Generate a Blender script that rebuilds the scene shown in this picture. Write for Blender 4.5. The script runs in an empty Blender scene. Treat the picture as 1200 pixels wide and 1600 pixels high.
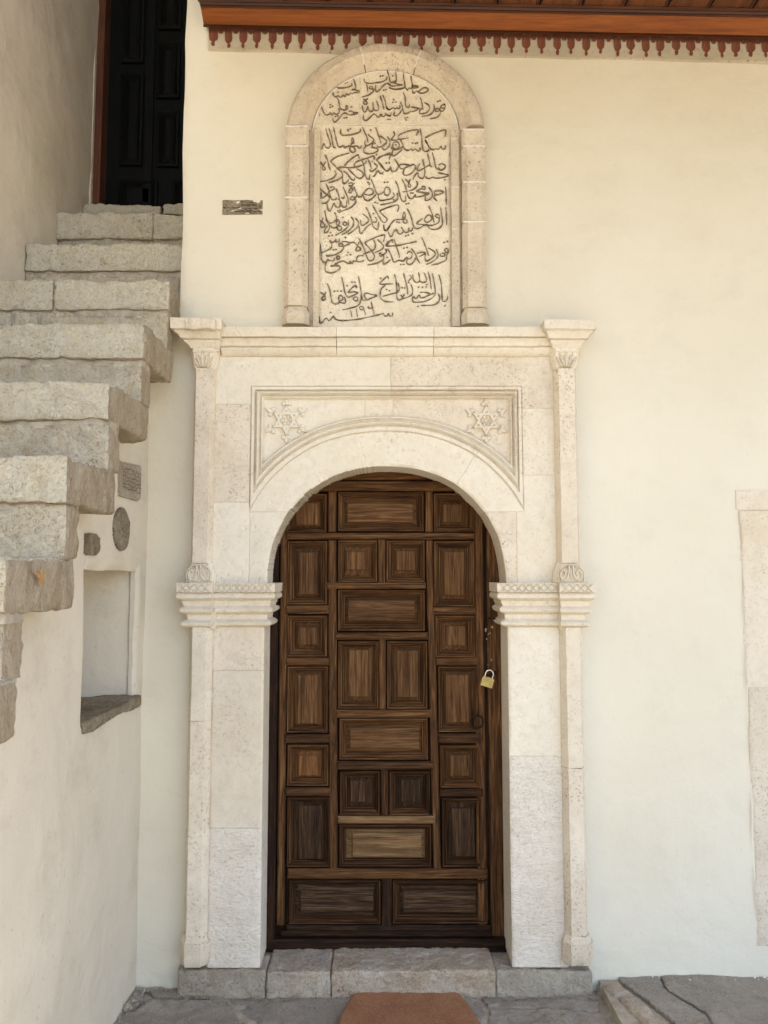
import bpy, math, random
import numpy as np
from math import radians, sin, cos, pi, hypot, atan2

# ------------------------------------------------------------------ camera, sky, sun, exposure
scene = bpy.context.scene
COL = scene.collection
TILT = radians(4.7)
EYE = 1.53                      # eye height above the paving
FOCAL = 1200.0                  # focal length for a picture 1600 high
cam_d = bpy.data.cameras.new('camera')
cam = bpy.data.objects.new('camera', cam_d)
COL.objects.link(cam)
cam.location = (0, -3, EYE)
cam.rotation_euler = (radians(90) + TILT, 0, 0)
cam_d.sensor_fit = 'VERTICAL'
cam_d.sensor_height = 24
cam_d.sensor_width = 18
cam_d.lens = 24 * FOCAL / 1600
cam_d.clip_start = .02
cam_d.clip_end = 3000
scene.camera = cam

SUN_EL, SUN_AZ = radians(56), radians(118)     # azimuth clockwise from +Y
world = bpy.data.worlds.new('World')
scene.world = world
world.use_nodes = True
wn = world.node_tree.nodes
bg = wn.get('Background') or wn.new('ShaderNodeBackground')
sky = wn.new('ShaderNodeTexSky')
sky.sky_type = 'NISHITA'
sky.sun_disc = False
sky.sun_elevation = SUN_EL
sky.sun_rotation = SUN_AZ
sky.air_density = 1.0
sky.dust_density = 1.5
world.node_tree.links.new(sky.outputs[0], bg.inputs[0])
bg.inputs[1].default_value = .15
sd = bpy.data.lights.new('sun', 'SUN')
sd.energy = 4.0
sd.angle = radians(.5)
sd.color = (1, .94, .85)
sun = bpy.data.objects.new('sun', sd)
COL.objects.link(sun)
from mathutils import Vector
sdir = Vector((sin(SUN_AZ) * cos(SUN_EL), cos(SUN_AZ) * cos(SUN_EL), sin(SUN_EL)))
sun.rotation_euler = sdir.to_track_quat('Z', 'Y').to_euler()
sun.location = (6, -8, 12)
scene.view_settings.view_transform = 'Standard'
scene.view_settings.look = 'None'
scene.view_settings.gamma = 1
scene.view_settings.use_curve_mapping = False
scene.view_settings.exposure = 1.65
try:
    scene.cycles.max_bounces = 8
    scene.cycles.diffuse_bounces = 6
except Exception:
    pass

# ------------------------------------------------------------------ helpers
rnd = random.Random(7)
CT, ST = cos(TILT), sin(TILT)

def P(px, py, F=3.0):
    """picture position -> (x, z) on the upright plane F metres in front of the eye"""
    u, v = (px - 600) / FOCAL, (800 - py) / FOCAL
    t = F / (CT - v * ST)
    return u * t, EYE + (ST + v * CT) * t

def ZZ(py, F=3.0): return P(600, py, F)[1]
def XX(px, py, F=3.0): return P(px, py, F)[0]
def Y(F): return F - 3.0

def _hash(ix, iy, iz):
    h = (ix * 374761393 + iy * 668265263 + iz * 2147483647 + 1013904223) & 0xffffffff
    h = ((h ^ (h >> 13)) * 1274126177) & 0xffffffff
    h = ((h ^ (h >> 16)) * 2246822519) & 0xffffffff
    return ((h ^ (h >> 15)) & 0xffffff) / float(0xffffff) * 2 - 1

def vnoise(p):
    p = np.asarray(p, float)
    i = np.floor(p).astype(np.int64)
    f = p - i
    f = f * f * (3 - 2 * f)
    r = 0
    for dx in (0, 1):
        wx = f[..., 0] if dx else 1 - f[..., 0]
        for dy in (0, 1):
            wy = f[..., 1] if dy else 1 - f[..., 1]
            for dz in (0, 1):
                wz = f[..., 2] if dz else 1 - f[..., 2]
                r = r + wx * wy * wz * _hash(i[..., 0] + dx, i[..., 1] + dy, i[..., 2] + dz)
    return r

def fbm(p, freq, octaves=4, seed=0.0, gain=.5):
    p = np.asarray(p, float) * freq + seed * 17.31 + 100
    r, a = 0, 1.0
    for k in range(octaves):
        r = r + a * vnoise(p)
        p = p * 2.03 + 5.7
        a *= gain
    return r

def link(o, parent=None):
    COL.objects.link(o)
    if parent is not None:
        o.parent = parent
        loc = Vector(parent.location)
        q = parent.parent
        while q is not None:
            loc = loc + Vector(q.location)
            q = q.parent
        o.location = Vector(o.location) - loc
    return o

def tag(o, label=None, cat=None, group=None, kind=None):
    if label: o['label'] = label
    if cat: o['category'] = cat
    if group: o['group'] = group
    if kind: o['kind'] = kind
    return o

def thing(name, loc, label, cat, group=None):
    o = bpy.data.objects.new(name, None)
    o.empty_display_size = .1
    COL.objects.link(o)
    o.location = loc
    return tag(o, label, cat, group)

def mesh(name, verts, faces, mat, parent=None, smooth=True, angle=38, base=None):
    """one mesh object; base = origin for a top-level object"""
    v = np.asarray(verts, float).reshape(-1, 3)
    if base is not None:
        v = v - np.array(base)
    me = bpy.data.meshes.new(name)
    if isinstance(faces, np.ndarray) and faces.ndim == 2:
        n, k = faces.shape
        me.vertices.add(len(v)); me.vertices.foreach_set('co', v.ravel())
        me.loops.add(n * k); me.loops.foreach_set('vertex_index', faces.ravel().astype(np.int32))
        me.polygons.add(n)
        me.polygons.foreach_set('loop_start', np.arange(0, n * k, k, dtype=np.int32))
        me.update(calc_edges=True)
    else:
        me.from_pydata([tuple(q) for q in v], [], [tuple(int(i) for i in f) for f in faces])
        me.update()
    if smooth:
        me.polygons.foreach_set('use_smooth', [True] * len(me.polygons))
        try: me.set_sharp_from_angle(angle=radians(angle))
        except Exception: pass
    me.materials.append(mat)
    o = bpy.data.objects.new(name, me)
    if base is not None: o.location = base
    if name in ('script_line', 'zigzag_band', 'capital_leaves', 'foot_scrolls', 'filler_flecks', 'worn_lettering', 'carved_letters'): o['kind'] = 'stuff'
    return link(o, parent)

class MB:
    def __init__(s): s.v, s.f = [], []
    def add(s, v, f):
        n = len(s.v); s.v += [tuple(q) for q in v]; s.f += [tuple(i + n for i in g) for g in f]
        return s
    def box(s, x0, x1, y0, y1, z0, z1, ch=0.0):
        """box; ch chamfers the four edges of the face turned to the viewer (y0)"""
        v = [(x0, y1, z0), (x1, y1, z0), (x1, y1, z1), (x0, y1, z1)]
        if ch:
            v += [(x0, y0 + ch, z0), (x1, y0 + ch, z0), (x1, y0 + ch, z1), (x0, y0 + ch, z1)]
            v += [(x0 + ch, y0, z0 + ch), (x1 - ch, y0, z0 + ch), (x1 - ch, y0, z1 - ch), (x0 + ch, y0, z1 - ch)]
            f = [(3, 2, 1, 0), (8, 9, 10, 11)]
            for a in (0, 4):
                for k in range(4):
                    f.append((a + k, a + (k + 1) % 4, a + 4 + (k + 1) % 4, a + 4 + k))
        else:
            v += [(x0, y0, z0), (x1, y0, z0), (x1, y0, z1), (x0, y0, z1)]
            f = [(3, 2, 1, 0), (4, 5, 6, 7)]
            for k in range(4): f.append((k, (k + 1) % 4, 4 + (k + 1) % 4, 4 + k))
        return s.add(v, f)
    def nest(s, x0, x1, z0, z1, levels, cap=True):
        """nested rectangles (inset, y): picture-frame mouldings and raised fields"""
        v, f = [], []
        for d, y in levels:
            v += [(x0 + d, y, z0 + d), (x1 - d, y, z0 + d), (x1 - d, y, z1 - d), (x0 + d, y, z1 - d)]
        for i in range(len(levels) - 1):
            a = i * 4
            for k in range(4):
                f.append((a + k, a + (k + 1) % 4, a + 4 + (k + 1) % 4, a + 4 + k))
        if cap:
            a = len(levels) * 4 - 4
            f.append((a, a + 1, a + 2, a + 3))
        return s.add(v, f)
    def tube(s, pts, r, seg=10, closed=False):
        pts = [Vector(p) for p in pts]
        n = len(pts); v, f = [], []
        for i, p in enumerate(pts):
            a = pts[(i - 1) % n] if (closed or i) else pts[0]
            b = pts[(i + 1) % n] if (closed or i < n - 1) else pts[-1]
            t = (b - a).normalized()
            up = Vector((0, 1, 0)) if abs(t.y) < .9 else Vector((1, 0, 0))
            e1 = t.cross(up).normalized(); e2 = t.cross(e1)
            rr = r[i] if isinstance(r, (list, tuple)) else r
            for k in range(seg):
                w = 2 * pi * k / seg
                v.append(tuple(p + (e1 * cos(w) + e2 * sin(w)) * rr))
        m = n if closed else n - 1
        for i in range(m):
            for k in range(seg):
                j = (i + 1) % n
                f.append((i * seg + k, i * seg + (k + 1) % seg, j * seg + (k + 1) % seg, j * seg + k))
        if not closed:
            f.append(tuple(range(seg))[::-1]); f.append(tuple((n - 1) * seg + k for k in range(seg)))
        return s.add(v, f)
    def prism(s, pts, y0, y1):
        """polygon in x,z drawn out from y1 (back) to y0 (front)"""
        n = len(pts)
        v = [(x, y0, z) for x, z in pts] + [(x, y1, z) for x, z in pts]
        f = [tuple(range(n)), tuple(range(2 * n - 1, n - 1, -1))]
        for k in range(n): f.append((k, (k + 1) % n, n + (k + 1) % n, n + k))
        return s.add(v, f)
    def ribbon(s, pts, w, y, h, vary=False):
        """raised stroke with a ridge on the plane y; pts are (x, z)"""
        n = len(pts)
        if n < 2: return s
        v, f = [], []
        for i, (x, z) in enumerate(pts):
            a, b = pts[max(i - 1, 0)], pts[min(i + 1, n - 1)]
            tx, tz = b[0] - a[0], b[1] - a[1]
            L = hypot(tx, tz) or 1e-6
            nx, nz = -tz / L, tx / L
            ww = w * (.55 if i in (0, n - 1) else 1) / 2
            if vary: ww *= .82 + .42 * sin(x * 91 + z * 57) * cos(z * 143 - x * 31)
            v += [(x + nx * ww, y + .001, z + nz * ww), (x + nx * ww * .7, y - h, z + nz * ww * .7),
                  (x - nx * ww * .7, y - h, z - nz * ww * .7), (x - nx * ww, y + .001, z - nz * ww)]
        for i in range(n - 1):
            for k in range(3):
                f.append((i * 4 + k, i * 4 + k + 1, i * 4 + 5 + k, i * 4 + 4 + k))
        f += [(0, 1, 2, 3), tuple((n - 1) * 4 + k for k in (3, 2, 1, 0))]
        return s.add(v, f)
    def build(s, name, mat, parent=None, **kw):
        return mesh(name, s.v, s.f, mat, parent, **kw)

def spline(pts, sub=5):
    if len(pts) < 3: return pts
    out = []
    q = [pts[0]] + list(pts) + [pts[-1]]
    for i in range(1, len(q) - 2):
        p0, p1, p2, p3 = q[i - 1], q[i], q[i + 1], q[i + 2]
        for k in range(sub):
            t = k / sub
            out.append(tuple(.5 * (2 * p1[j] + (p2[j] - p0[j]) * t + (2 * p0[j] - 5 * p1[j] + 4 * p2[j] - p3[j]) * t * t
                                   + (3 * p1[j] - p0[j] - 3 * p2[j] + p3[j]) * t ** 3) for j in (0, 1)))
    out.append(tuple(pts[-1]))
    return out

def relief(name, x0, x1, z0, z1, step, F, hfun, mat, parent, back=.06, mask=None, warp=None, ids=None, groove=.0015, angle=50, skirtmat=None, base=None, axis='y'):
    """carved sheet of stone or plaster: a fine grid pushed in and out by hfun, with the edges drawn back.
    ids(X, Z) -> array of stone numbers splits it into one object per stone."""
    nx, nz = max(2, int(round((x1 - x0) / step)) + 1), max(2, int(round((z1 - z0) / step)) + 1)
    X, Z = np.meshgrid(np.linspace(x0, x1, nx), np.linspace(z0, z1, nz))
    if warp: X, Z = warp(X, Z)
    Xc = (X[:-1, :-1] + X[1:, 1:]) / 2; Zc = (Z[:-1, :-1] + Z[1:, 1:]) / 2
    cell = mask(Xc, Zc) if mask else np.ones(Xc.shape, bool)
    H = hfun(X, Z)
    if ids is not None:
        I = ids(Xc, Zc)
        g = np.zeros(X.shape)
        dv = I[:, 1:] != I[:, :-1]; g[:-1, 1:-1] += dv; g[1:, 1:-1] += dv
        dh = I[1:, :] != I[:-1, :]; g[1:-1, :-1] += dh; g[1:-1, 1:] += dh
        H = H - np.minimum(g, 1) * groove
    else:
        I = np.zeros(Xc.shape, int)
    Yv = Y(F) - H
    def put(a, b, c):
        if axis == 'y': return np.stack([a, b, c], -1)
        return np.stack([-F_X[0] + (b - Y(F)) * -1 - 0 * a, a, c], -1)
    V = (np.stack([X, Yv, Z], -1) if axis == 'y' else np.stack([F + H, X, Z], -1)).reshape(-1, 3)
    cp = np.pad(cell, 1)
    jj, ii = np.nonzero(cell)
    objs = []
    for sid in np.unique(I[cell]):
        sel = cell & (I == sid)
        j, i = np.nonzero(sel)
        a = j * nx + i
        quads = np.stack([a, a + 1, a + nx + 1, a + nx], 1)
        if axis == 'x': quads = quads[:, ::-1] if False else quads
        edges = []
        for dj, di, e in ((-1, 0, (0, 1)), (1, 0, (nx + 1, nx)), (0, -1, (nx, 0)), (0, 1, (1, nx + 1))):
            out = ~cp[j + 1 + dj, i + 1 + di]
            edges.append(np.stack([a[out] + e[0], a[out] + e[1]], 1))
        E = np.concatenate(edges)
        used, inv = np.unique(quads.ravel(), return_inverse=True)
        v = V[used]
        f = inv.reshape(-1, 4)
        if len(E):
            A, B = V[E[:, 0]], V[E[:, 1]]
            A2, B2 = A.copy(), B.copy()
            if axis == 'y': A2[:, 1] = B2[:, 1] = Y(F) + back
            else: A2[:, 0] = B2[:, 0] = F - back
            n0, m = len(v), len(E)
            v = np.concatenate([v, A, B, B2, A2])
            k = np.arange(m)
            f = np.concatenate([f, np.stack([n0 + k, n0 + 3 * m + k, n0 + 2 * m + k, n0 + m + k], 1)])
        o = mesh(name, v, f, mat, parent, angle=angle, base=base)
        objs.append(o)
    return objs

def rough_block(name, x0, x1, y0, y1, z0, z1, mat, parent=None, amp=.006, r=.012, step=.012, seed=0, freq=14, base=None, wav=.006, end=None):
    """rough stone: a rounded box with a chipped, lumpy skin"""
    n = [max(2, int((b - a) / step)) for a, b in ((x0, x1), (y0, y1), (z0, z1))]
    idx, pts, faces = {}, [], []
    def vid(i, j, k):
        key = (i, j, k)
        if key not in idx:
            idx[key] = len(pts); pts.append(key)
        return idx[key]
    for i in range(n[0]):
        for j in range(n[1]):
            faces.append((vid(i, j, 0), vid(i, j + 1, 0), vid(i + 1, j + 1, 0), vid(i + 1, j, 0)))
            faces.append((vid(i, j, n[2]), vid(i + 1, j, n[2]), vid(i + 1, j + 1, n[2]), vid(i, j + 1, n[2])))
    for i in range(n[0]):
        for k in range(n[2]):
            faces.append((vid(i, 0, k), vid(i + 1, 0, k), vid(i + 1, 0, k + 1), vid(i, 0, k + 1)))
            faces.append((vid(i, n[1], k), vid(i, n[1], k + 1), vid(i + 1, n[1], k + 1), vid(i + 1, n[1], k)))
    for j in range(n[1]):
        for k in range(n[2]):
            faces.append((vid(0, j, k), vid(0, j, k + 1), vid(0, j + 1, k + 1), vid(0, j + 1, k)))
            faces.append((vid(n[0], j, k), vid(n[0], j + 1, k), vid(n[0], j + 1, k + 1), vid(n[0], j, k + 1)))
    g = np.array(pts, float) / np.array(n, float)
    lo, hi = np.array([x0, y0, z0]), np.array([x1, y1, z1])
    p = lo + g * (hi - lo)
    r = min(r, *(hi - lo) * .49)
    q = np.clip(p, lo + r, hi - r)
    d = p - q
    L = np.linalg.norm(d, axis=1, keepdims=True); L[L == 0] = 1
    nrm = d / L
    p = q + nrm * r
    big = fbm(p, 5, 2, seed) * wav
    rid = 1 - np.abs(fbm(p, freq, 4, seed + 3, .55))
    fine = fbm(p, freq * 3.5, 3, seed + 9)
    amp = amp * np.where(nrm[:, 0] > .8, .6, 1.0)
    disp = big + (rid - .6) * amp + fine * amp * .35
    p = p + nrm * disp[:, None]
    o = mesh(name, p, np.array(faces), mat, parent, angle=60, base=base)
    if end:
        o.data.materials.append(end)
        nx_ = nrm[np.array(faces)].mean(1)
        fl = (nx_[:, 0] > .5) | (nx_[:, 2] < -.6)  # darker streaked colour on faces turned right and on undersides
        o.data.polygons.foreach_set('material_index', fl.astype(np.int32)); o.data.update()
    return o

def loft(name, path, levels, mat, parent, step=.012, amp=.0012, seed=0, cap=True, freq=30, chip=0.0):
    """moulding: path(o) -> corner points (x, y) of the plan for offset o; levels = (z, o) from bottom to top"""
    rings = []
    fine = []
    for (za, oa), (zb, ob) in zip(levels[:-1], levels[1:]):
        k = max(1, int(abs(zb - za) / (step * 1.5)))
        for t in range(k): fine.append((za + (zb - za) * t / k, oa + (ob - oa) * t / k))
    fine.append(levels[-1])
    ref = path(0)
    cnt = [max(1, int(hypot(ref[i + 1][0] - ref[i][0], ref[i + 1][1] - ref[i][1]) / step)) for i in range(len(ref) - 1)]
    for z, o in fine:
        pts = path(o); ring = []
        for i in range(len(pts) - 1):
            for t in range(cnt[i]):
                w = t / cnt[i]
                ring.append((pts[i][0] * (1 - w) + pts[i + 1][0] * w, pts[i][1] * (1 - w) + pts[i + 1][1] * w, z))
        ring.append((pts[-1][0], pts[-1][1], z))
        rings.append(ring)
    v = np.array(rings); m = v.shape[1]
    q = v.reshape(-1, 3)
    nz_ = fbm(q, freq, 3, seed) * amp
    nz2 = fbm(q, freq, 3, seed + 5) * amp * .7
    cen = q[:, 0].mean()
    q[:, 1] -= nz_
    q[:, 0] += np.where(q[:, 0] > cen, nz2, -nz2)
    q[:, 2] += fbm(q, freq * .7, 2, seed + 2) * amp * .8
    if chip:
        c = np.clip(fbm(q, 22, 3, seed + 11) - .75, 0, 1)
        q[:, 1] += c * chip
    f = []
    for a in range(len(fine) - 1):
        for b in range(m - 1):
            f.append((a * m + b, a * m + b + 1, (a + 1) * m + b + 1, (a + 1) * m + b))
    f.append(tuple(range(m))[::-1])
    f.append(tuple((len(fine) - 1) * m + b for b in range(m)))
    return mesh(name, q, f, mat, parent, angle=32)

# ------------------------------------------------------------------ materials
def srgb(r, g, b):
    return tuple(((c / 255) / 12.92 if c / 255 <= .04045 else ((c / 255 + .055) / 1.055) ** 2.4) for c in (r, g, b)) + (1,)

class NT:
    def __init__(s, name, rough=.9, spec=.25):
        s.m = bpy.data.materials.new(name); s.m.use_nodes = True
        s.t = s.m.node_tree; s.n = s.t.nodes
        s.b = s.n.get('Principled BSDF')
        s.b.inputs['Roughness'].default_value = rough
        s.b.inputs['Specular IOR Level'].default_value = spec
        s.co = s.n.new('ShaderNodeTexCoord').outputs['Object']
        s.rand = s.n.new('ShaderNodeObjectInfo').outputs['Random']
    def l(s, a, b): s.t.links.new(a, b)
    def val(s, x, sock):
        if isinstance(x, (int, float)): sock.default_value = x
        elif isinstance(x, tuple): sock.default_value = x
        else: s.l(x, sock)
    def mapping(s, scale=(1, 1, 1), loc=None, rand=0.0, co=None):
        m = s.n.new('ShaderNodeMapping')
        s.l(co or s.co, m.inputs[0]); m.inputs['Scale'].default_value = scale
        if rand:
            v = s.n.new('ShaderNodeVectorMath'); v.operation = 'SCALE'
            v.inputs[0].default_value = (13.1, 7.7, 23.9); k = s.math('MULTIPLY', s.rand, rand)
            s.l(k, v.inputs['Scale']); s.l(v.outputs[0], m.inputs['Location'])
        elif loc: m.inputs['Location'].default_value = loc
        return m.outputs[0]
    def noise(s, scale, detail=6, rough=.6, co=None, dist=0.0):
        n = s.n.new('ShaderNodeTexNoise'); s.l(co or s.co, n.inputs['Vector'])
        n.inputs['Scale'].default_value = scale; n.inputs['Detail'].default_value = detail
        n.inputs['Roughness'].default_value = rough; n.inputs['Distortion'].default_value = dist
        return n.outputs['Fac']
    def voro(s, scale, co=None, feat='F1', out='Distance'):
        n = s.n.new('ShaderNodeTexVoronoi'); n.feature = feat; s.l(co or s.co, n.inputs['Vector'])
        n.inputs['Scale'].default_value = scale
        return n.outputs[out]
    def ramp(s, x, stops):
        r = s.n.new('ShaderNodeValToRGB'); s.l(x, r.inputs[0]); e = r.color_ramp.elements
        while len(e) > 1: e.remove(e[-1])
        for i, (p, c) in enumerate(stops):
            k = e[0] if i == 0 else e.new(p)
            k.position = p
            k.color = c if isinstance(c, tuple) else (c, c, c, 1)
        return r.outputs[0]
    def math(s, op, a, b=0.0, clamp=False):
        m = s.n.new('ShaderNodeMath'); m.operation = op; m.use_clamp = clamp
        s.val(a, m.inputs[0]); s.val(b, m.inputs[1]); return m.outputs[0]
    def mix(s, f, a, b, mode='MIX'):
        m = s.n.new('ShaderNodeMix'); m.data_type = 'RGBA'; m.blend_type = mode
        s.val(f, m.inputs[0]); s.val(a, m.inputs[6]); s.val(b, m.inputs[7]); return m.outputs[2]
    def bump(s, h, strength=.5, dist=.01, prev=None):
        b = s.n.new('ShaderNodeBump'); b.inputs['Strength'].default_value = strength
        b.inputs['Distance'].default_value = dist; s.l(h, b.inputs['Height'])
        if prev: s.l(prev, b.inputs['Normal'])
        return b.outputs[0]
    def out(s, col, nrm=None, rough=None):
        s.val(col, s.b.inputs['Base Color'])
        if nrm: s.l(nrm, s.b.inputs['Normal'])
        if rough is not None: s.val(rough, s.b.inputs['Roughness'])
        return s.m

def m_plaster(name, c1, c2, cd, grime=.25, bumpy=.25):
    t = NT(name, .92, .2)
    big = t.noise(1.3, 4, .6)
    mid = t.noise(6, 6, .65, dist=.4)
    col = t.mix(t.ramp(big, [(.3, 0.0), (.7, 1.0)]), c1, c2)
    sm = t.noise(1, 5, .7, co=t.mapping((4, 4, 5.5)))
    col = t.mix(t.math('MULTIPLY', t.ramp(sm, [(.52, 0.0), (.75, 1.0)]), grime), col, cd)
    sp = t.noise(70, 3, .5)
    col = t.mix(t.math('MULTIPLY', t.ramp(sp, [(.65, 0.0), (.74, 1.0)]), grime * 1.2), col, cd)
    n = t.bump(t.noise(3.2, 5, .55, dist=.3), bumpy, .05)
    n = t.bump(mid, bumpy * .8, .012, n)
    n = t.bump(t.noise(160, 3, .6), .12, .002, n)
    return t.out(col, n)

def m_lime(name, c1, c2, cs, speck=.6, pit=.35, tint=None, scale=1.0, tool=0.0):
    """dressed limestone: clouded, speckled, finely pitted"""
    t = NT(name, .88, .25)
    mp = t.mapping((scale,) * 3, rand=3.0)
    cl = t.noise(4, 8, .65, co=mp, dist=.5)
    col = t.mix(t.ramp(cl, [(.3, 0.0), (.68, 1.0)]), c1, c2)
    if tint:
        ti = t.noise(7, 6, .7, co=mp, dist=.8)
        col = t.mix(t.ramp(ti, [(.58, 0.0), (.78, .55)]), col, tint)
    # per-stone lightness
    v = t.math('ADD', t.math('MULTIPLY', t.rand, .09), .955)
    hs = t.n.new('ShaderNodeHueSaturation'); t.l(v, hs.inputs['Value']); t.l(col, hs.inputs['Color']); col = hs.outputs[0]
    mo = t.noise(24, 6, .75, co=mp, dist=.7)
    col = t.mix(t.ramp(mo, [(.36, .30), (.52, 0.0)]), col, tuple(k * .72 for k in c1[:3]) + (1,))
    stn = t.noise(1.7, 6, .7, dist=.6)
    col = t.mix(t.ramp(stn, [(.50, 0.0), (.72, .38)]), col, (c1[0] * .84, c1[1] * .75, c1[2] * .60, 1))
    sp = t.noise(95, 5, .75, co=mp)
    area = t.ramp(t.noise(5, 4, .6, co=mp), [(.38, .15), (.6, 1.0)])
    spm = t.math('MULTIPLY', t.ramp(sp, [(.55, 0.0), (.63, 1.0)]), area)
    col = t.mix(t.math('MULTIPLY', spm, speck), col, cs)
    wh = t.noise(36, 6, .7, co=mp)
    col = t.mix(t.ramp(wh, [(.62, 0.0), (.8, .35)]), col, (.82, .78, .7, 1))
    n = t.bump(t.noise(16, 6, .65, co=mp), .4, .006)
    pits = t.ramp(t.voro(95, co=mp), [(.0, 0.0), (.22, 1.0)])
    pm = t.mix(area, (1, 1, 1, 1), pits)
    n = t.bump(pm, pit, .003, n)
    n = t.bump(t.noise(220, 4, .7, co=mp), .3, .0015, n)
    if tool:
        tl = t.noise(1, 3, .6, co=t.mapping((30, 30, 110), rand=1.0), dist=1.5)
        n = t.bump(tl, tool, .006, n)
        tm_ = t.noise(1, 3, .6, co=t.mapping((55, 55, 120), rand=1.0), dist=2.0)
        col = t.mix(t.ramp(tm_, [(.60, 0.0), (.68, .55)]), col, cs)
    return t.out(col, n)

def m_rough(name, c1, c2, c3, grey, dark, greyness=.58, rust=.68, streak=False):
    """weathered shell limestone: clouded colour, crescent pits, hairline cracks"""
    t = NT(name, .9, .2)
    mp = t.mapping((1, 1, 2.6) if streak is None else ((1.6, 1.6, .55) if streak else (1, 1, 1)), rand=4.0)
    a = t.noise(7, 9, .72, co=mp, dist=1.2)
    col = t.ramp(a, [(.30, c1), (.46, c2), (.62, c3)])
    g = t.noise(3.4, 7, .75, co=mp, dist=.8)
    gm = t.ramp(t.math('ADD', g, t.math('MULTIPLY', t.rand, .14)), [(greyness, 0.0), (greyness + .12, .85)])
    col = t.mix(gm, col, grey)
    crack = t.noise(46, 8, .78, co=mp, dist=2.2)
    area = t.ramp(t.noise(5, 4, .6, co=mp), [(.35, .25), (.6, 1.0)])
    cm = t.math('MULTIPLY', t.ramp(crack, [(.40, 1.0), (.47, 0.0)]), area)
    col = t.mix(t.math('MULTIPLY', cm, .8), col, dark)
    fine = t.noise(120, 6, .8, co=mp, dist=.6)
    col = t.mix(t.ramp(fine, [(.38, .36), (.48, 0.0)]), col, dark)
    col = t.mix(t.ramp(fine, [(.60, 0.0), (.72, .30)]), col, tuple(min(1, k * 1.25) for k in c3[:3]) + (1,))
    col = t.mix(t.ramp(t.noise(8, 5, .7, co=mp), [(rust, 0.0), (rust + .12, .5)]), col, srgb(182, 130, 84))
    n = t.bump(a, .8, .03)
    n = t.bump(crack, 1.0, .020, n)
    n = t.bump(fine, .7, .006, n)
    return t.out(col, n)

def m_wood(name, axis, c1, c2, c3, rough=.78, spec=.16, scale=1.0, crack=.7, bump=.5):
    t = NT(name, rough, spec)
    s = {'x': (7, 190, 190), 'z': (190, 190, 7), 'y': (160, 6, 160)}[axis]
    mp = t.mapping(tuple(k * scale for k in s), rand=9.0)
    s2 = {'x': (2.2, 38, 38), 'z': (38, 38, 2.2), 'y': (30, 1.5, 30)}[axis]
    mp2 = t.mapping(tuple(k * scale for k in s2), rand=5.0)
    fib = t.noise(1, 6, .7, co=mp, dist=.8)
    band = t.noise(1, 4, .6, co=mp2, dist=2.2)
    f = t.math('ADD', t.math('MULTIPLY', fib, .55), t.math('MULTIPLY', band, .45))
    col = t.ramp(f, [(.36, c1), (.49, c2), (.63, c3)])
    cr = t.noise(1, 3, .5, co=t.mapping(tuple(k * scale * .8 for k in s), rand=2.0), dist=.4)
    crm = t.ramp(cr, [(.3, 1.0), (.37, 0.0)])
    col = t.mix(t.math('MULTIPLY', crm, crack), col, (.006, .004, .003, 1))
    v = t.math('ADD', t.math('MULTIPLY', t.rand, .34), .82)
    hs = t.n.new('ShaderNodeHueSaturation'); t.l(v, hs.inputs['Value']); t.l(col, hs.inputs['Color']); col = hs.outputs[0]
    dust = t.noise(7, 7, .75)
    col = t.mix(t.ramp(dust, [(.56, 0.0), (.8, .35)]), col, c3)
    n = t.bump(f, bump, .006)
    n = t.bump(t.math('SUBTRACT', 1.0, crm), bump, .004, n)
    n = t.bump(t.noise(28, 4, .6), .2, .004, n)
    return t.out(col, n, t.math('ADD', t.math('MULTIPLY', fib, .3), rough - .15))

def m_simple(name, c, rough=.6, spec=.4, metal=0.0, var=.0, nscale=30, bump=.0):
    t = NT(name, rough, spec); t.b.inputs['Metallic'].default_value = metal
    col = c
    n = None
    if var: col = t.mix(t.ramp(t.noise(nscale, 5, .7), [(.35, 0.0), (.7, 1.0)]), c, tuple(k * (1 - var) for k in c[:3]) + (1,))
    if bump: n = t.bump(t.noise(nscale * 3, 4, .6), bump, .003)
    return t.out(col, n)

M = {}
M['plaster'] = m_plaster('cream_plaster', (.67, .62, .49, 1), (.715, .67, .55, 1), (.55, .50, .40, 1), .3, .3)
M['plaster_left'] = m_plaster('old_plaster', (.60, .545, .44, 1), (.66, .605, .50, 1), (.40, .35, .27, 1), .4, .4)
M['stone'] = m_lime('portal_limestone', (.66, .585, .455, 1), (.745, .675, .55, 1), (.34, .28, .21, 1), .6, .35)
M['stone_smooth'] = m_lime('patched_limestone', (.70, .635, .505, 1), (.76, .70, .58, 1), (.42, .35, .27, 1), .35, .15)
M['stone_pit'] = m_lime('pitted_limestone', (.62, .54, .42, 1), (.73, .65, .525, 1), (.27, .22, .16, 1), .85, .7, tint=(.60, .48, .37, 1))
M['stone_tool'] = m_lime('tooled_limestone', (.67, .605, .50, 1), (.75, .69, .59, 1), (.34, .28, .21, 1), .5, .35, tool=.8)
M['tan'] = m_lime('tan_limestone', (.53, .45, .335, 1), (.68, .59, .455, 1), (.20, .15, .10, 1), .8, .6, tint=(.46, .35, .24, 1))
M['tablet'] = m_lime('tablet_limestone', (.66, .58, .44, 1), (.80, .72, .57, 1), (.32, .25, .17, 1), .75, .6, tint=(.58, .46, .32, 1), scale=1.4)
M['mortar_white'] = m_simple('lime_mortar', (.78, .74, .66, 1), .9, .2, 0, .15, 60, .3)
M['mortar_grey'] = m_simple('grey_mortar', (.46, .405, .32, 1), .95, .2, 0, .45, 25, 1.0)
M['stair'] = m_rough('stair_limestone', (.77, .65, .45, 1), (.89, .81, .62, 1), (.90, .85, .69, 1), (.78, .71, .57, 1), (.42, .32, .20, 1), .72)
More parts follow.
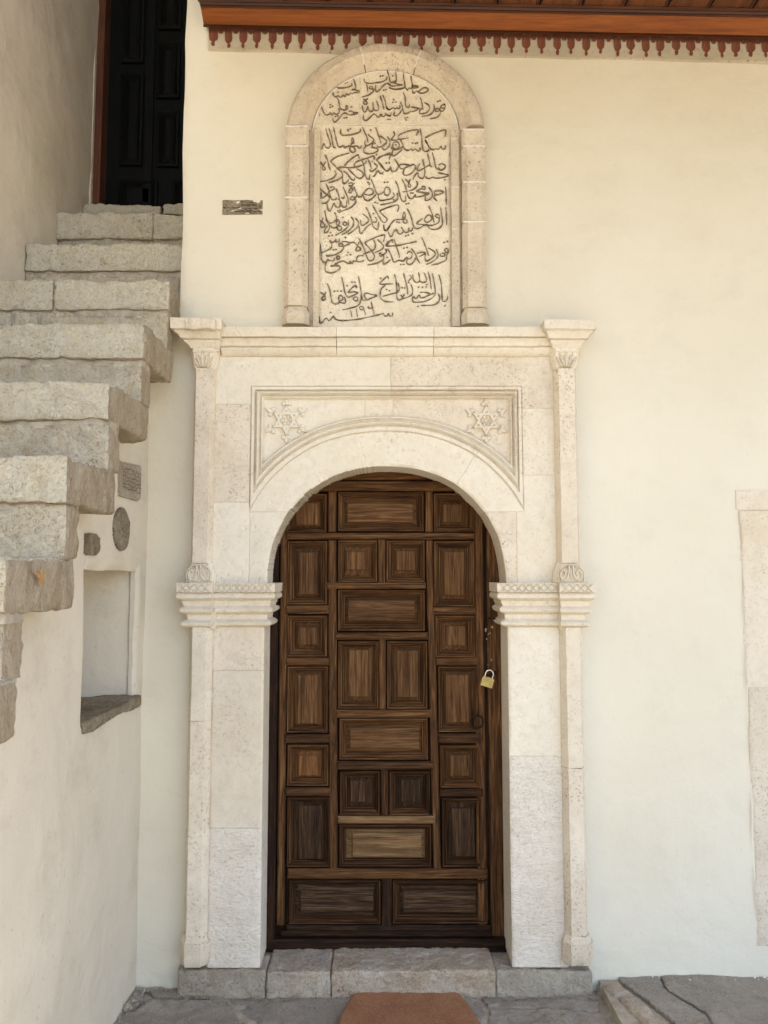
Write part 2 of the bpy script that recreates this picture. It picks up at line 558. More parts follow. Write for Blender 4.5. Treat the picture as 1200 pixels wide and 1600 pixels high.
M['stair_grey'] = m_rough('riser_limestone', (.68, .55, .37, 1), (.82, .72, .52, 1), (.89, .81, .64, 1), (.71, .64, .50, 1), (.36, .27, .17, 1), .56, .58)
M['stair_end'] = m_rough('streaked_stone_end', (.46, .36, .23, 1), (.62, .51, .36, 1), (.73, .63, .47, 1), (.55, .47, .35, 1), (.26, .19, .115, 1), .62, .8, True)
M['plinth'] = m_rough('plinth_limestone', (.52, .43, .32, 1), (.64, .55, .425, 1), (.74, .66, .53, 1), (.57, .50, .41, 1), (.28, .22, .15, 1), .62, .7)
M['plinth_warm'] = m_rough('warm_plinth_limestone', (.60, .46, .31, 1), (.74, .61, .45, 1), (.83, .74, .60, 1), (.62, .54, .44, 1), (.27, .19, .12, 1), .62, .6)
M['paving'] = m_rough('paving_stone', (.42, .365, .285, 1), (.53, .47, .38, 1), (.64, .575, .48, 1), (.49, .445, .37, 1), (.22, .18, .13, 1), .5, .85)
M['old'] = m_rough('old_spolia_stone', (.26, .20, .13, 1), (.38, .31, .21, 1), (.54, .46, .33, 1), (.33, .29, .22, 1), (.07, .05, .035, 1))
def m_ink():
    t = NT('darkened_lettering', .92, .1)
    col = t.ramp(t.noise(60, 6, .8), [(.34, (.10, .072, .045, 1)), (.50, (.19, .145, .095, 1)), (.64, (.40, .325, .22, 1))])
    return t.out(col, t.bump(t.noise(150, 5, .7), .5, .003))
M['ink'] = m_ink()
W1, W2, W3 = (.016, .0065, .0022, 1), (.078, .034, .0115, 1), (.20, .098, .038, 1)
M['wood_v'] = m_wood('walnut_vertical', 'z', W1, W2, W3)
M['wood_h'] = m_wood('walnut_horizontal', 'x', W1, W2, W3)
D1, D2, D3 = (.006, .003, .0015, 1), (.019, .0085, .004, 1), (.060, .028, .012, 1)
M['dark_v'] = m_wood('dark_walnut_vertical', 'z', D1, D2, D3)
M['dark_h'] = m_wood('dark_walnut_horizontal', 'x', D1, D2, D3)
M['field_v'] = m_wood('worn_panel_vertical', 'z', (.030, .012, .004, 1), (.092, .042, .015, 1), (.185, .098, .040, 1), crack=.5)
M['field_h'] = m_wood('worn_panel_horizontal', 'x', (.030, .012, .004, 1), (.092, .042, .015, 1), (.185, .098, .040, 1), crack=.5)
M['pale_h'] = m_wood('bleached_panel', 'x', (.06, .030, .012, 1), (.13, .074, .031, 1), (.24, .148, .070, 1), crack=.45)
M['low_h'] = m_wood('dark_low_panel', 'x', (.010, .005, .003, 1), (.040, .021, .010, 1), (.15, .085, .042, 1), crack=.6)
M['low_v'] = m_wood('dark_low_panel_upright', 'z', (.010, .005, .003, 1), (.036, .018, .008, 1), (.11, .06, .028, 1), crack=.6)
M['mid_v'] = m_wood('mid_walnut_vertical', 'z', (.011, .0045, .0016, 1), (.046, .0195, .007, 1), (.13, .062, .025, 1))
M['mid_h'] = m_wood('mid_walnut_horizontal', 'x', (.011, .0045, .0016, 1), (.046, .0195, .007, 1), (.13, .062, .025, 1))
M['orange_v'] = m_wood('orange_panel', 'z', (.06, .024, .008, 1), (.14, .060, .020, 1), (.22, .11, .042, 1), crack=.5)
M['varnish'] = m_wood('varnished_pine', 'x', (.13, .033, .005, 1), (.20, .055, .008, 1), (.26, .080, .013, 1), .42, .35, .5, .15, .1)
M['varnish_dark'] = m_wood('dark_varnished_moulding', 'x', (.030, .009, .004, 1), (.052, .016, .006, 1), (.085, .028, .011, 1), .45, .35, .5, .2, .1)
M['soffit'] = m_wood('varnished_soffit_board', 'y', (.075, .022, .006, 1), (.115, .036, .010, 1), (.16, .055, .017, 1), .45, .35, .5, .2, .12)
M['black_door'] = m_wood('black_green_painted_wood', 'z', (.002, .0022, .0015, 1), (.003, .0034, .0024, 1), (.006, .0065, .0045, 1), .6, .12, 1, .3, .4)
M['redwood'] = m_wood('red_brown_frame', 'z', (.06, .02, .008, 1), (.10, .034, .014, 1), (.15, .055, .022, 1), .55, .3, 1, .3, .2)
def m_redpaint():
    t = NT('faded_red_paint', .9, .2)
    w = t.noise(60, 6, .75)
    col = t.mix(t.ramp(t.noise(12, 5, .7), [(.3, 0.0), (.7, 1.0)]), (.12, .038, .022, 1), (.20, .070, .042, 1))
    col = t.mix(t.ramp(w, [(.56, 0.0), (.70, .7)]), col, (.38, .27, .19, 1))
    return t.out(col, t.bump(w, .3, .002))
M['red'] = m_redpaint()
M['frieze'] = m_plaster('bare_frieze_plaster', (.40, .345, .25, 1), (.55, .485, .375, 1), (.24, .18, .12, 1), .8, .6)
M['brass'] = m_simple('brass', (.42, .33, .14, 1), .38, .5, 1.0, .45, 40, .2)
M['steel'] = m_simple('steel', (.62, .62, .60, 1), .25, .5, 1.0)
M['iron'] = m_simple('black_iron', (.018, .015, .013, 1), .55, .4, .6, .4, 80, .5)
M['orange_paint'] = m_simple('orange_mark', (.50, .26, .09, 1), .9, .1, 0, .5, 90)
M['chip_paint'] = m_simple('white_filler', (.42, .36, .27, 1), .9, .2, 0, .5, 90)
def m_mat():
    t = NT('coir_mat', .98, .1)
    a = t.noise(190, 4, .8); b = t.noise(9, 5, .6)
    col = t.ramp(t.math('ADD', t.math('MULTIPLY', a, .7), t.math('MULTIPLY', b, .3)), [(.3, (.17, .070, .034, 1)), (.52, (.33, .165, .09, 1)), (.72, (.49, .28, .165, 1))])
    return t.out(col, t.bump(a, 1, .004))
M['mat'] = m_mat()
def m_ground():
    t = NT('courtyard_ground', .95, .2)
    br = t.n.new('ShaderNodeTexBrick'); t.l(t.co, br.inputs['Vector']); br.inputs['Scale'].default_value = 1.4
    br.inputs['Color1'].default_value = (.38, .32, .23, 1); br.inputs['Color2'].default_value = (.44, .37, .27, 1)
    br.inputs['Mortar'].default_value = (.30, .26, .2, 1); br.inputs['Mortar Size'].default_value = .012
    col = t.mix(t.ramp(t.noise(4, 7, .7), [(.35, 0.0), (.7, .5)]), br.outputs[0], (.33, .27, .19, 1))
    return t.out(col, t.bump(t.noise(30, 6, .7), .4, .01))
M['ground'] = m_ground()

# ------------------------------------------------------------------ setting: ground
g0 = MB()
g0.add([(-300, -3.3, -.06), (300, -3.3, -.06), (300, -400, -.06), (-300, -400, -.06)], [(3, 2, 1, 0)])
g0.add([(-300, -3.3, -.065), (300, -3.3, -.065), (300, 300, -.065), (-300, 300, -.065)], [(0, 1, 2, 3)])
tag(g0.build('ground', M['ground'], smooth=False), kind='structure')
pav = bpy.data.objects.new('paving', None); COL.objects.link(pav); tag(pav, kind='structure')
R_EDGE = P(925, 1530, 2.95)[0]
LX = -.926                       # face of the wall below the stairs

def slab_poly(name, poly, ztop, mat, seed, amp=.005, depth=.07, parent=pav, step=.008, rr=.006):
    """irregular paving stone with a lumpy top; poly = (x, y) going round"""
    poly = np.array(poly, float)
    x0, y0 = poly.min(0); x1, y1 = poly.max(0)
    nx, ny = max(3, int((x1 - x0) / step)), max(3, int((y1 - y0) / step))
    X, Yy = np.meshgrid(np.linspace(x0, x1, nx + 1), np.linspace(y0, y1, ny + 1))
    def dist(X, Yy):
        d = np.full(X.shape, 1e9); inside = np.zeros(X.shape, bool)
        n = len(poly)
        for k in range(n):
            a, b = poly[k], poly[(k + 1) % n]
            e = b - a; L = (e ** 2).sum()
            t = np.clip(((X - a[0]) * e[0] + (Yy - a[1]) * e[1]) / L, 0, 1)
            d = np.minimum(d, np.hypot(X - a[0] - t * e[0], Yy - a[1] - t * e[1]))
            c = ((a[1] > Yy) != (b[1] > Yy)) & (X < (b[0] - a[0]) * (Yy - a[1]) / (b[1] - a[1] + 1e-12) + a[0])
            inside ^= c
        return np.where(inside, d, -d)
    pw = np.stack([X, Yy, X * 0], -1)
    D = dist(X + fbm(pw, 9, 3, seed + 31) * .006, Yy + fbm(pw, 9, 3, seed + 37) * .006)
    top = ztop + fbm(pw, 6, 3, seed) * amp + (1 - np.abs(fbm(pw, 16, 4, seed + 3))) * amp * .8 - amp
    edge = np.clip(1 - D / rr, 0, 1) ** 2 * rr
    Zt = np.where(D > 0, top - edge, ztop - depth)
    keep = D > -step * 1.6
    cell = keep[:-1, :-1] & keep[1:, 1:] & keep[1:, :-1] & keep[:-1, 1:]
    j, i = np.nonzero(cell); a = j * (nx + 1) + i
    q = np.stack([a, a + 1, a + nx + 2, a + nx + 1], 1)
    used, inv = np.unique(q.ravel(), return_inverse=True)
    V = np.stack([X, Yy, Zt], -1).reshape(-1, 3)[used]
    return mesh(name, V, inv.reshape(-1, 4), mat, parent, angle=60)

def G(px, py, z=0.0):
    """picture position -> (x, y) on the level z"""
    u, v = (px - 600) / FOCAL, (800 - py) / FOCAL
    t = (z - EYE) / (ST + v * CT)
    return (u * t, -3 + (CT - v * ST) * t)

# bed of grey mortar under the slabs, then the slabs
MB().box(-3, 5, -3.29, .9, -.06, -.013).build('paving_bed', M['mortar_grey'], pav, smooth=False)
MB().box(.80, 5, -3.2, .04, -.02, .026).build('paving_bed', M['mortar_grey'], pav, smooth=False)
wl, yf = LX, Y(2.94)
slab_poly('paving_stone', [(-.97, .03), (-.89, .02), (-.88, -.035), (-.86, -.09), (-.885, -.15), (-.97, -.16)], .004, M['paving'], 1, .006)
slab_poly('paving_stone', [(-.885, -.005), (-.845, -.07), (-.60, -.075), (-.56, -.04), (-.58, .03)], .0, M['paving'], 2, .006)
slab_poly('paving_stone', [(-.96, -.165), (-.88, -.155), (-.85, -.09), (-.56, -.085), (-.50, -.2), (-.56, -.42), (-.96, -.44)], .003, M['paving'], 3, .009)
slab_poly('paving_stone', [(-.595, -.045), (-.555, -.08), (-.49, -.19), (-.40, -.30), (-.12, -.32), (-.12, -.04)], .0, M['paving'], 4, .010)
slab_poly('paving_stone', [(-.55, -.43), (-.49, -.21), (-.40, -.31), (-.12, -.33), (-.12, -.62), (-.55, -.60)], .002, M['paving'], 5, .007)
slab_poly('paving_stone', [(-.11, -.04), (-.11, -.36), (.30, -.36), (.36, -.12), (.33, -.04)], -.002, M['paving'], 6, .006)
slab_poly('paving_stone', [(.34, -.04), (.372, -.13), (.58, -.13), (.76, -.16), (.775, -.05), (.76, -.02)], .0, M['paving'], 7, .010)
slab_poly('paving_stone', [(.372, -.14), (.31, -.37), (.60, -.42), (.86, -.40), (.77, -.17), (.60, -.14)], .001, M['paving'], 8, .009)
for k, (x0, x1, y0, y1) in enumerate([(-.96, -.4, -1.0, -.61), (-.39, .3, -1.0, -.63), (.31, .9, -1.0, -.43), (-.96, -.2, -1.6, -1.01), (-.19, .9, -1.6, -1.01), (-.96, .0, -2.4, -1.61), (.01, .9, -2.4, -1.61), (-.96, .0, -3.2, -2.41), (.01, .9, -3.2, -2.41)]):
    slab_poly('paving_stone', [(x0, y0), (x1, y0), (x1, y1), (x0, y1)], .0, M['paving'], 20 + k, .008, step=.025)
# raised strip of paving to the right with its kerb stones
kz = .04
kk = [(.778, -.028), (.835, -.03), (.90, -.20), (.845, -.20)]
slab_poly('kerb_stone', [(.782, -.026), (.862, -.03), (.90, -.125), (.822, -.135)], kz, M['plinth_warm'], 41, .008, .09, step=.006, rr=.02)
slab_poly('kerb_stone', [(.824, -.14), (.905, -.132), (1.0, -.46), (.91, -.48)], kz + .004, M['plinth_warm'], 42, .008, .09, step=.007, rr=.022)
slab_poly('kerb_stone', [(.913, -.485), (1.005, -.47), (1.2, -1.2), (1.08, -1.22)], kz, M['plinth_warm'], 43, .008, .09, step=.02, rr=.02)
slab_poly('paving_stone', [(.868, .03), (.868, -.03), (.906, -.125), (1.00, -.40), (1.072, -.42), (1.102, -.25), (1.022, -.10), (1.032, .03)], kz, M['paving'], 44, .005, rr=.004)
slab_poly('paving_stone', [(1.034, .03), (1.024, -.10), (1.104, -.25), (1.074, -.42), (1.9, -.5), (1.9, .03)], kz + .001, M['paving'], 45, .005, step=.008, rr=.004)
slab_poly('paving_stone', [(1.01, -.43), (1.9, -.51), (1.9, -1.6), (1.3, -1.6)], kz, M['paving'], 46, .006, step=.03)
slab_poly('paving_stone', [(1.91, .03), (3.5, .03), (3.5, -3.2), (1.91, -3.2)], kz, M['paving'], 47, .006, step=.05)

def crumbs(name, pts, n, rmin, rmax, zf, mat, seed, spread=.02):
    r = random.Random(seed); mb = MB()
    for k in range(n):
        t = r.random(); a, b = pts
        cx = a[0] + (b[0] - a[0]) * t + r.gauss(0, spread) * (abs(b[1] - a[1]) > abs(b[0] - a[0])) ; cy = a[1] + (b[1] - a[1]) * t - abs(r.gauss(0, spread)) * (abs(b[0] - a[0]) >= abs(b[1] - a[1]))
        if abs(b[1] - a[1]) > abs(b[0] - a[0]): cx = a[0] + abs(cx - a[0])
        q = r.uniform(rmin, rmax) * (1 if r.random() > .12 else 1.8); v = []
        for (dx, dy, dz) in ((1, 0, 0), (-1, 0, 0), (0, 1, 0), (0, -1, 0), (0, 0, .8), (0, 0, -.6)):
            k2 = r.uniform(.6, 1.25); v.append((cx + dx * q * k2 + r.uniform(-.2, .2) * q, cy + dy * q * k2 + r.uniform(-.2, .2) * q, zf + q * .3 + dz * q * k2))
        mb.add(v, [(0, 2, 4), (2, 1, 4), (1, 3, 4), (3, 0, 4), (2, 0, 5), (1, 2, 5), (3, 1, 5), (0, 3, 5)])
    o = mb.build(name, mat, None, smooth=False)
    return tag(o, kind='stuff')
CR = (('grit', 'pale grit and plaster crumbs along the foot of the right wall', [(.87, -.010), (3.3, -.010)], 230, .001, .0038, kz, M['mortar_white'], 1, .02),
      ('grit', 'pale grit and crumbs at the foot of the wall between the corner and the portal', [(-.92, -.008), (-.80, -.008)], 70, .002, .006, .0, M['plinth'], 2, .012),
      ('rubble', 'small grey rubble along the foot of the wall under the stairs', [(-.922, -.02), (-.922, -.9)], 150, .003, .011, .0, M['plinth'], 3, .018),
      ('grit', 'dark grit in the angle below the stone plinth', [(-.80, -.075), (.76, -.075)], 260, .0012, .004, .0, M['old'], 4, .010))
for nm_, lb_, p_, n_, a_, b_, z_, m_, sd_, sp_ in CR:
    o = crumbs(nm_, p_, n_, a_, b_, z_, m_, sd_, sp_); o['label'] = lb_; o['category'] = nm_

# ------------------------------------------------------------------ setting: plaster walls
def wob(X, Z, s=0):
    return np.stack([X, X * 0 + s, Z], -1)
EDGE = -.82                       # left edge of the front wall beside the upper door
UPX = -1.5                        # wall beside the stair passage
front = thing('plaster_wall', (1.5, 0, 0), 'cream plastered front wall round the carved stone doorway', 'wall')
POR_L, POR_R = XX(322, 700, 2.955) , XX(880, 700, 2.955)
POR_T = ZZ(515, 2.955)
zbelow = EYE + (.376 + .333 * 3) * .81 - .06
def front_mask(X, Z):
    keep = (X > EDGE) | (Z < zbelow)
    keep &= ~((X > POR_L) & (X < POR_R) & (Z < POR_T))
    return keep
def front_warp(X, Z):
    e = np.exp(-np.abs(X - EDGE) / .05)
    X = np.where(np.abs(X - EDGE) < .0063, EDGE, X)
    return X + .007 * fbm(wob(X * 0, Z), 3, 3, 4) * e, Z
def front_h(X, Z):
    q = wob(X, Z)
    h = fbm(q, 1.6, 3, 1) * .004 + fbm(q, 7, 3, 2) * .0009
    # the skin rounds off towards the free edge and the foot
    h = h - np.clip((EDGE + .03 - X) / .03, 0, 1) ** 2 * .010 * (Z > zbelow + .05)
    h = h + np.clip((.10 - Z) / .10, 0, 1) * .006 * np.abs(fbm(q, 18, 3, 3))
    return h
relief('wall_face', LX - .01, 3.4, -.02, 4.3, .0125, 3.0, front_h, M['plaster'], front, back=.06, mask=front_mask, warp=front_warp)
MB().box(EDGE + .012, 3.4, .05, .95, ZZ(505), 5.6).box(3.41, 9.5, .0, .95, 0, 5.6).build('wall_core', M['plaster'], front, smooth=False)
MB().box(EDGE + .012, POR_L, .05, .95, 0, ZZ(500)).box(POR_R, 3.4, .05, .95, 0, ZZ(500)).box(LX, EDGE, .05, .95, 0, zbelow - .05).build('wall_core', M['plaster'], front, smooth=False)

# stairs: heights and positions of each tread
K = .81
def ftop(n): return EYE + (.376 + .333 * n) * K if n < 6 else EYE + 1.842
def ff(n): return (2.401 + .36 * n) * K

# side wall below the stairs, with the niche
side = thing('plaster_wall', (LX, -1.0, 0), 'grey-cream plastered side wall under the stone stairs with a deep niche', 'wall')
def PX(px, py, X):                # picture position -> (y, z) on the plane x = X
    u, v = (px - 600) / FOCAL, (800 - py) / FOCAL
    t = X / u
    return (CT - v * ST) * t - 3, EYE + (ST + v * CT) * t
ny0, nz1 = PX(138, 890, LX); nyb, nz0 = PX(128, 1128, LX)
ny1 = PX(214, 1000, LX)[0]
ny0 = (ny0 + nyb) / 2
NZ0, NZ1 = nz0 - .005, nz1
print('niche', ny0, ny1, NZ0, NZ1)
def wall_top(yy):
    t = np.full(yy.shape, 9.9)
    for n in range(-8, 7):
        y0, y1 = Y(ff(n)) + .035, Y(ff(n + 1)) + .035
        t = np.where((yy >= y0) & (yy < y1), ftop(n) - .10, t)
    return t
def side_mask(Yc, Z):
    hole = (Yc > ny0) & (Yc < ny1) & (Z > NZ0 - .016) & (Z < NZ1)
    return (Z < wall_top(Yc)) & ~hole
def side_warp(Yc, Z):
    s_ = .0064
    for e in (ny0, ny1): Yc = np.where(np.abs(Yc - e) < s_, e, Yc)
    for e in (NZ0 - .016, NZ1): Z = np.where(np.abs(Z - e) < s_, e, Z)
    w = np.exp(-np.minimum(np.abs(Yc - ny0), np.abs(Yc - ny1)) / .05)
    w2 = np.exp(-np.abs(Z - NZ1) / .05)
    return Yc + .006 * fbm(wob(Yc * 0 + 2, Z), 5, 3, 8) * w, Z + .005 * fbm(wob(Yc, Z * 0 + 2), 8, 3, 9) * w2
def side_h(Yc, Z):
    q = wob(Yc, Z, 3)
    h = fbm(q, 1.8, 3, 4) * .006 + fbm(q, 8, 3, 2) * .0012
    d = np.minimum(np.minimum(np.abs(Yc - ny0), np.abs(Yc - ny1)) + 9 * ((Z < NZ0) | (Z > NZ1 + .02)), np.abs(Z - NZ1) + 9 * ((Yc < ny0) | (Yc > ny1)))
    return h - np.clip(1 - d / .022, 0, 1) ** 2 * .012
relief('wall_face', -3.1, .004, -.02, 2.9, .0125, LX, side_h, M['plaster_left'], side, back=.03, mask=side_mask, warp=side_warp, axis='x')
nd = .34                          # niche: back, sides, head
nb = MB()
a0, a1, b0, b1 = ny0 - .012, ny1 + .010, NZ0 - .02, NZ1 + .012
nb.add([(LX - nd, a0, b0), (LX - nd, a1 - .03, b0), (LX - nd, a1 - .03, b1), (LX - nd, a0, b1)], [(0, 1, 2, 3)])
nb.add([(LX - .01, a1, b0), (LX - nd, a1 - .03, b0), (LX - nd, a1 - .03, b1), (LX - .01, a1, b1)], [(0, 1, 2, 3)])
nb.add([(LX - .01, a0, b0), (LX - nd, a0, b0), (LX - nd, a0, b1), (LX - .01, a0, b1)], [(0, 1, 2, 3)])
nb.add([(LX - .01, a0, b1), (LX - .01, a1, b1), (LX - nd, a1 - .03, b1 - .0), (LX - nd, a0, b1)], [(0, 1, 2, 3)])
nb.build('niche_lining', M['plaster_left'], side, smooth=False)
rough_block('niche_sill', LX - nd, LX + .010, ny0 - .006, ny1 + .035, NZ0 - .034, NZ0 + .002, M['old'], side, .006, .006, .010, 5)
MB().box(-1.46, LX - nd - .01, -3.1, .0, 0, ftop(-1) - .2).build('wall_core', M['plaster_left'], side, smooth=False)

# tall wall on the far side of the stair passage
up = thing('plaster_wall', (UPX, -1.0, 0), 'tall shaded grey plastered wall left of the black upper door', 'wall')
def up_h(Yc, Z):
    q = wob(Yc, Z, 7)
    return fbm(q, 2.2, 3, 6) * .010 + fbm(q, 9, 3, 2) * .0018
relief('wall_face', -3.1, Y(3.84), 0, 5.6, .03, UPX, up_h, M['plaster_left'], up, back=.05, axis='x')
MB().box(-1.9, UPX - .03, -3.1, .95, 0, 5.6).build('wall_core', M['plaster_left'], up, smooth=False)

# ------------------------------------------------------------------ stone stairs
st = thing('stone_stairs', (-1.15, -1.3, 0), 'worn rough limestone stairs cantilevered from the left wall up to the black door', 'stairs')
for n in range(-6, 7):
    f0, zt = ff(n), ftop(n)
    near = n >= -2
    stp = .009 if near else .03
    xr = -K if n < 4 else EDGE + .10
    rise = (zt - ftop(n - 1)) if n != 6 else .06
    sh = .118 if n < 6 else .05
    y0 = Y(f0)
    xl = -1.50
    # slab stones of this tread
    cuts = {3: [-1.245], 4: [], 5: [-1.06], 6: [-1.11], 2: [], 1: [-1.36], 0: [], -1: []}.get(n, [])
    xs = [xl] + cuts + [xr]
    for a, b in zip(xs[:-1], xs[1:]):
        j = rnd.uniform(-.004, .004)
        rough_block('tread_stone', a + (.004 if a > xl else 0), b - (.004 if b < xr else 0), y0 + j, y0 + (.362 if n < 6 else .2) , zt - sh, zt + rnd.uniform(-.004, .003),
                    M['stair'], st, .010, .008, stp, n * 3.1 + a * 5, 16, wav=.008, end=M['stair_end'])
    # riser course below
    if n < 6:
        cuts2 = {2: [-1.235], 3: [-1.40, -1.30], 4: [-.98], 5: [-1.2], 1: [], 0: []}.get(n, [])
        xs = [xl] + cuts2 + [xr]
        zb = ftop(n - 1) + .004
        for a, b in zip(xs[:-1], xs[1:]):
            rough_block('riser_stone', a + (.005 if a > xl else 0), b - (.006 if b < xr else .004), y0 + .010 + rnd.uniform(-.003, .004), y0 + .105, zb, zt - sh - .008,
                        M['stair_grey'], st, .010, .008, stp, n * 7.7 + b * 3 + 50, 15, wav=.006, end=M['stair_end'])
        MB().box(xl, xr - .006, y0 + .013, y0 + .10, zt - sh - .022, zt - sh + .014).build('mortar_bed', M['mortar_grey'], st, smooth=False)
        MB().box(xl, xr - .012, y0 + .022, y0 + .09, zb - .01, zb + .012).build('mortar_bed', M['mortar_grey'], st, smooth=False)
        for c in cuts + cuts2:
            MB().box(c - .012, c + .012, y0 + .014, y0 + .09, zb + .01, zt - .012).build('mortar_bed', M['mortar_grey'], st, smooth=False)
# the short orange daub on the end of the lowest visible tread
def sidept(px, py):
    y, z = PX(px, py, -K); return y, z
mbk = MB()
for pts in ([(47, 893), (53, 901), (56, 914)], [(61, 894), (56, 903)]):
    q = [sidept(*p) for p in pts]
    for (ya, za), (yb, zb) in zip(q[:-1], q[1:]):
        n_ = Vector((0, -(zb - za), yb - ya)).normalized() * .006
        mbk.add([(-K + .013, ya - n_.y, za - n_.z), (-K + .013, yb - n_.y, zb - n_.z), (-K + .013, yb + n_.y, zb + n_.z), (-K + .013, ya + n_.y, za + n_.z)], [(0, 1, 2, 3)])
mbk.build('orange_paint_mark', M['orange_paint'], st, smooth=False)

# ------------------------------------------------------------------ upper black door
ud = thing('panelled_door', (-1.1, .85, ftop(6)), 'black-green panelled door at the top of the stone stairs', 'door')
FD = 3.85
zb = ftop(6) - .02
MB().box(-1.45, -.60, Y(FD), Y(FD) + .04, zb, 5.2).build('door_board', M['black_door'], ud, smooth=False)
MB().box(-1.50, -1.462, Y(FD) - .05, Y(FD) + .04, zb, 5.2).build('door_frame', M['redwood'], ud, smooth=False)
MB().box(-1.53, -1.499, Y(FD) - .07, Y(FD) + .05, zb, 5.2).build('door_frame', M['plaster_left'], ud, smooth=False)
for (x0, x1, y0, y1) in [(187, 222, 117, 260), (245, 281, 68, 155), (245, 279, 175, 262), (185, 246, 283, 330), (270, 300, 283, 330), (190, 225, -60, 100), (248, 284, -60, 48)]:
    a, b = XX(x0, y1, FD), XX(x1, y1, FD); c, d = ZZ(y1, FD), ZZ(y0, FD)
    fr = MB().nest(a, b, c, d, [(0, Y(FD)), (0, Y(FD) - .016), (.012, Y(FD) - .020), (.022, Y(FD) - .010), (.028, Y(FD) - .004)], cap=False).build('panel_moulding', M['black_door'], ud, smooth=False)
    MB().nest(a + .028, b - .028, c + .028, d - .028, [(0, Y(FD) - .003), (.018, Y(FD) - .012)]).build('door_panel', M['black_door'], ud, smooth=False)
MB().box(XX(226, 200, FD), XX(240, 200, FD), Y(FD) - .012, Y(FD), zb, 5.2, .003).build('door_stile', M['black_door'], ud, smooth=False)

# ------------------------------------------------------------------ portal
FP = 2.955
por = thing('stone_portal', (0, Y(FP), .09), 'carved limestone door surround with round arch, two six-pointed stars and slender colonnettes', 'doorway')
pcx, pcz = P(604, 910, FP)
OA = XX(604 + 187, 910, FP) - pcx; OB = ZZ(728, FP) - pcz; ON = 2.15
IA = XX(604 + 238, 850, FP) - pcx; IB = ZZ(675, FP) - pcz
PXM = .00249                      # metres to a picture pixel here
def sup(X, Z, a, b, n=ON):
    return ((np.abs(X - pcx) / a) ** n + (np.maximum(Z - pcz, 0) / b) ** n) ** (1 / n)
fxl, fxr = XX(391, 700, FP), XX(817, 700, FP); fzt = ZZ(603, FP)
stars = [(P(447, 656, FP), 0.096, M['stone']), (P(760, 657, FP), 0.096, M['stone'])]
def mould(m):
    """section of the sunk frame and archivolt, m in pixels from the outer line"""
    return np.interp(m, [-1, 0, .8, 2, 8, 9, 10.5, 12, 14.5, 17, 19, 20.5, 22, 24, 26, 27.5],
                     [0, 0, -.006, .006, .006, -.006, -.006, .009, .016, .009, -.007, -.007, .005, .004, -.010, -.015])
def face_px(X, Z):
    e1 = (sup(X, Z, IA, IB) - 1) * IB / PXM
    e2 = np.minimum(np.minimum(X - fxl, fxr - X), fzt - Z) / PXM * 27 / 21
    return e1, e2
def portal_h(X, Z):
    q = wob(X, Z)
    e1, e2 = face_px(X, Z)
    w = fbm(q, 12, 2, 7) * .35
    m = np.minimum(e1, e2) + w
    h = mould(m)
    for (sx, sz), R, _ in stars:
        dx, dz = X - sx, Z - sz
        r = np.hypot(dx, dz)
        # two interlaced triangles
        def tri(sgn):
            d = np.full(X.shape, -9.0)
            for k in range(3):
                an = pi / 2 * sgn + 2 * pi * k / 3 + pi
                d = np.maximum(d, dx * np.cos(an) + dz * np.sin(an))
            return d
        RT = R * .62
        star = (tri(1) < RT * .5) | (tri(-1) < RT * .5)
        hex_ = np.full(X.shape, -9.0)
        for k in range(6):
            an = pi / 3 * k + pi / 6 - pi / 6 + pi / 6
            hex_ = np.maximum(hex_, dx * np.cos(an + pi / 6 * 0) + dz * np.sin(an))
        up_ = np.where(star, .013, 0.0)
        up_ = np.where((hex_ < RT * .36) & (hex_ > RT * .31), .008, up_)
        ros = (r < RT * .27)
        up_ = np.where(ros, .008 + .004 * np.cos(6 * np.arctan2(dz, dx)) * (r > RT * .1), up_)
        for k in range(6):
            an = pi / 2 + pi / 3 * k
            ux, uz = cos(an), sin(an)
            along, side_ = dx * ux + dz * uz, np.abs(-dx * uz + dz * ux)
            # spear point beyond each tip, with a curl on either hand
            spear = (along > RT * 1.0) & (side_ < (RT * 1.62 - along) * .40) & (side_ < (along - RT * .98) * .55 + .0015)
            up_ = np.where(spear & ~star, .010, up_)
            curl = np.hypot(along - RT * 1.12, side_ - .0115)
            up_ = np.where((curl < .0085) & ~star, .004 + .006 * np.sqrt(np.clip(1 - (curl / .0085) ** 2, 0, 1)), up_)
            hole = np.hypot(along - RT * .60, side_) < .0028
            up_ = np.where(hole, .007, up_)
        field = (m > 27)
        h = np.where(field, h + up_, h)
    # dressed face: gentle waves, pores and chips
    h = h + fbm(q, 5, 3, 11) * .0011 + fbm(q, 40, 3, 12) * .0005
    por_ = np.clip(fbm(q, 75, 3, 13) - .55, 0, 1) * np.clip(fbm(q, 5, 2, 15) + .45, 0, 1)
    h = h - por_ * .009
    s = sup(X, Z, OA, OB)
    h = h - np.where(Z > pcz, np.clip(1.018 - s, 0, 1) * .25, 0) * (1 + fbm(q, 20, 3, 19))
    for (cx, cz), rr, dd in chips:
        rad = np.hypot(X - cx, (Z - cz) * .8) * (1 + .35 * fbm(q, 60, 2, 21))
        h = h - np.clip(1 - rad / rr, 0, 1) ** .7 * dd
    return h
chips = [(P(715, 712, FP), .010, .006), (P(722, 722, FP), .006, .005), (P(411, 640, FP), .006, .008), (P(388, 818, FP), .016, .003), (P(849, 600, FP), .018, .004),
         (P(786, 602, FP), .009, .005), (P(855, 703, FP), .014, .004), (P(382, 826, FP), .006, .004), (P(397, 823, FP), .006, .004), (P(566, 711, FP), .005, .003),
         (P(732, 596, FP), .005, .003), (P(710, 608, FP), .005, .003), (P(781, 780, FP), .004, .003), (P(522, 595, FP), .004, .003), (P(880, 607, FP), .01, .003), (P(437, 815, FP), .012, .002)]
LJ = P(529, 684, FP), P(545.5, 735, FP)
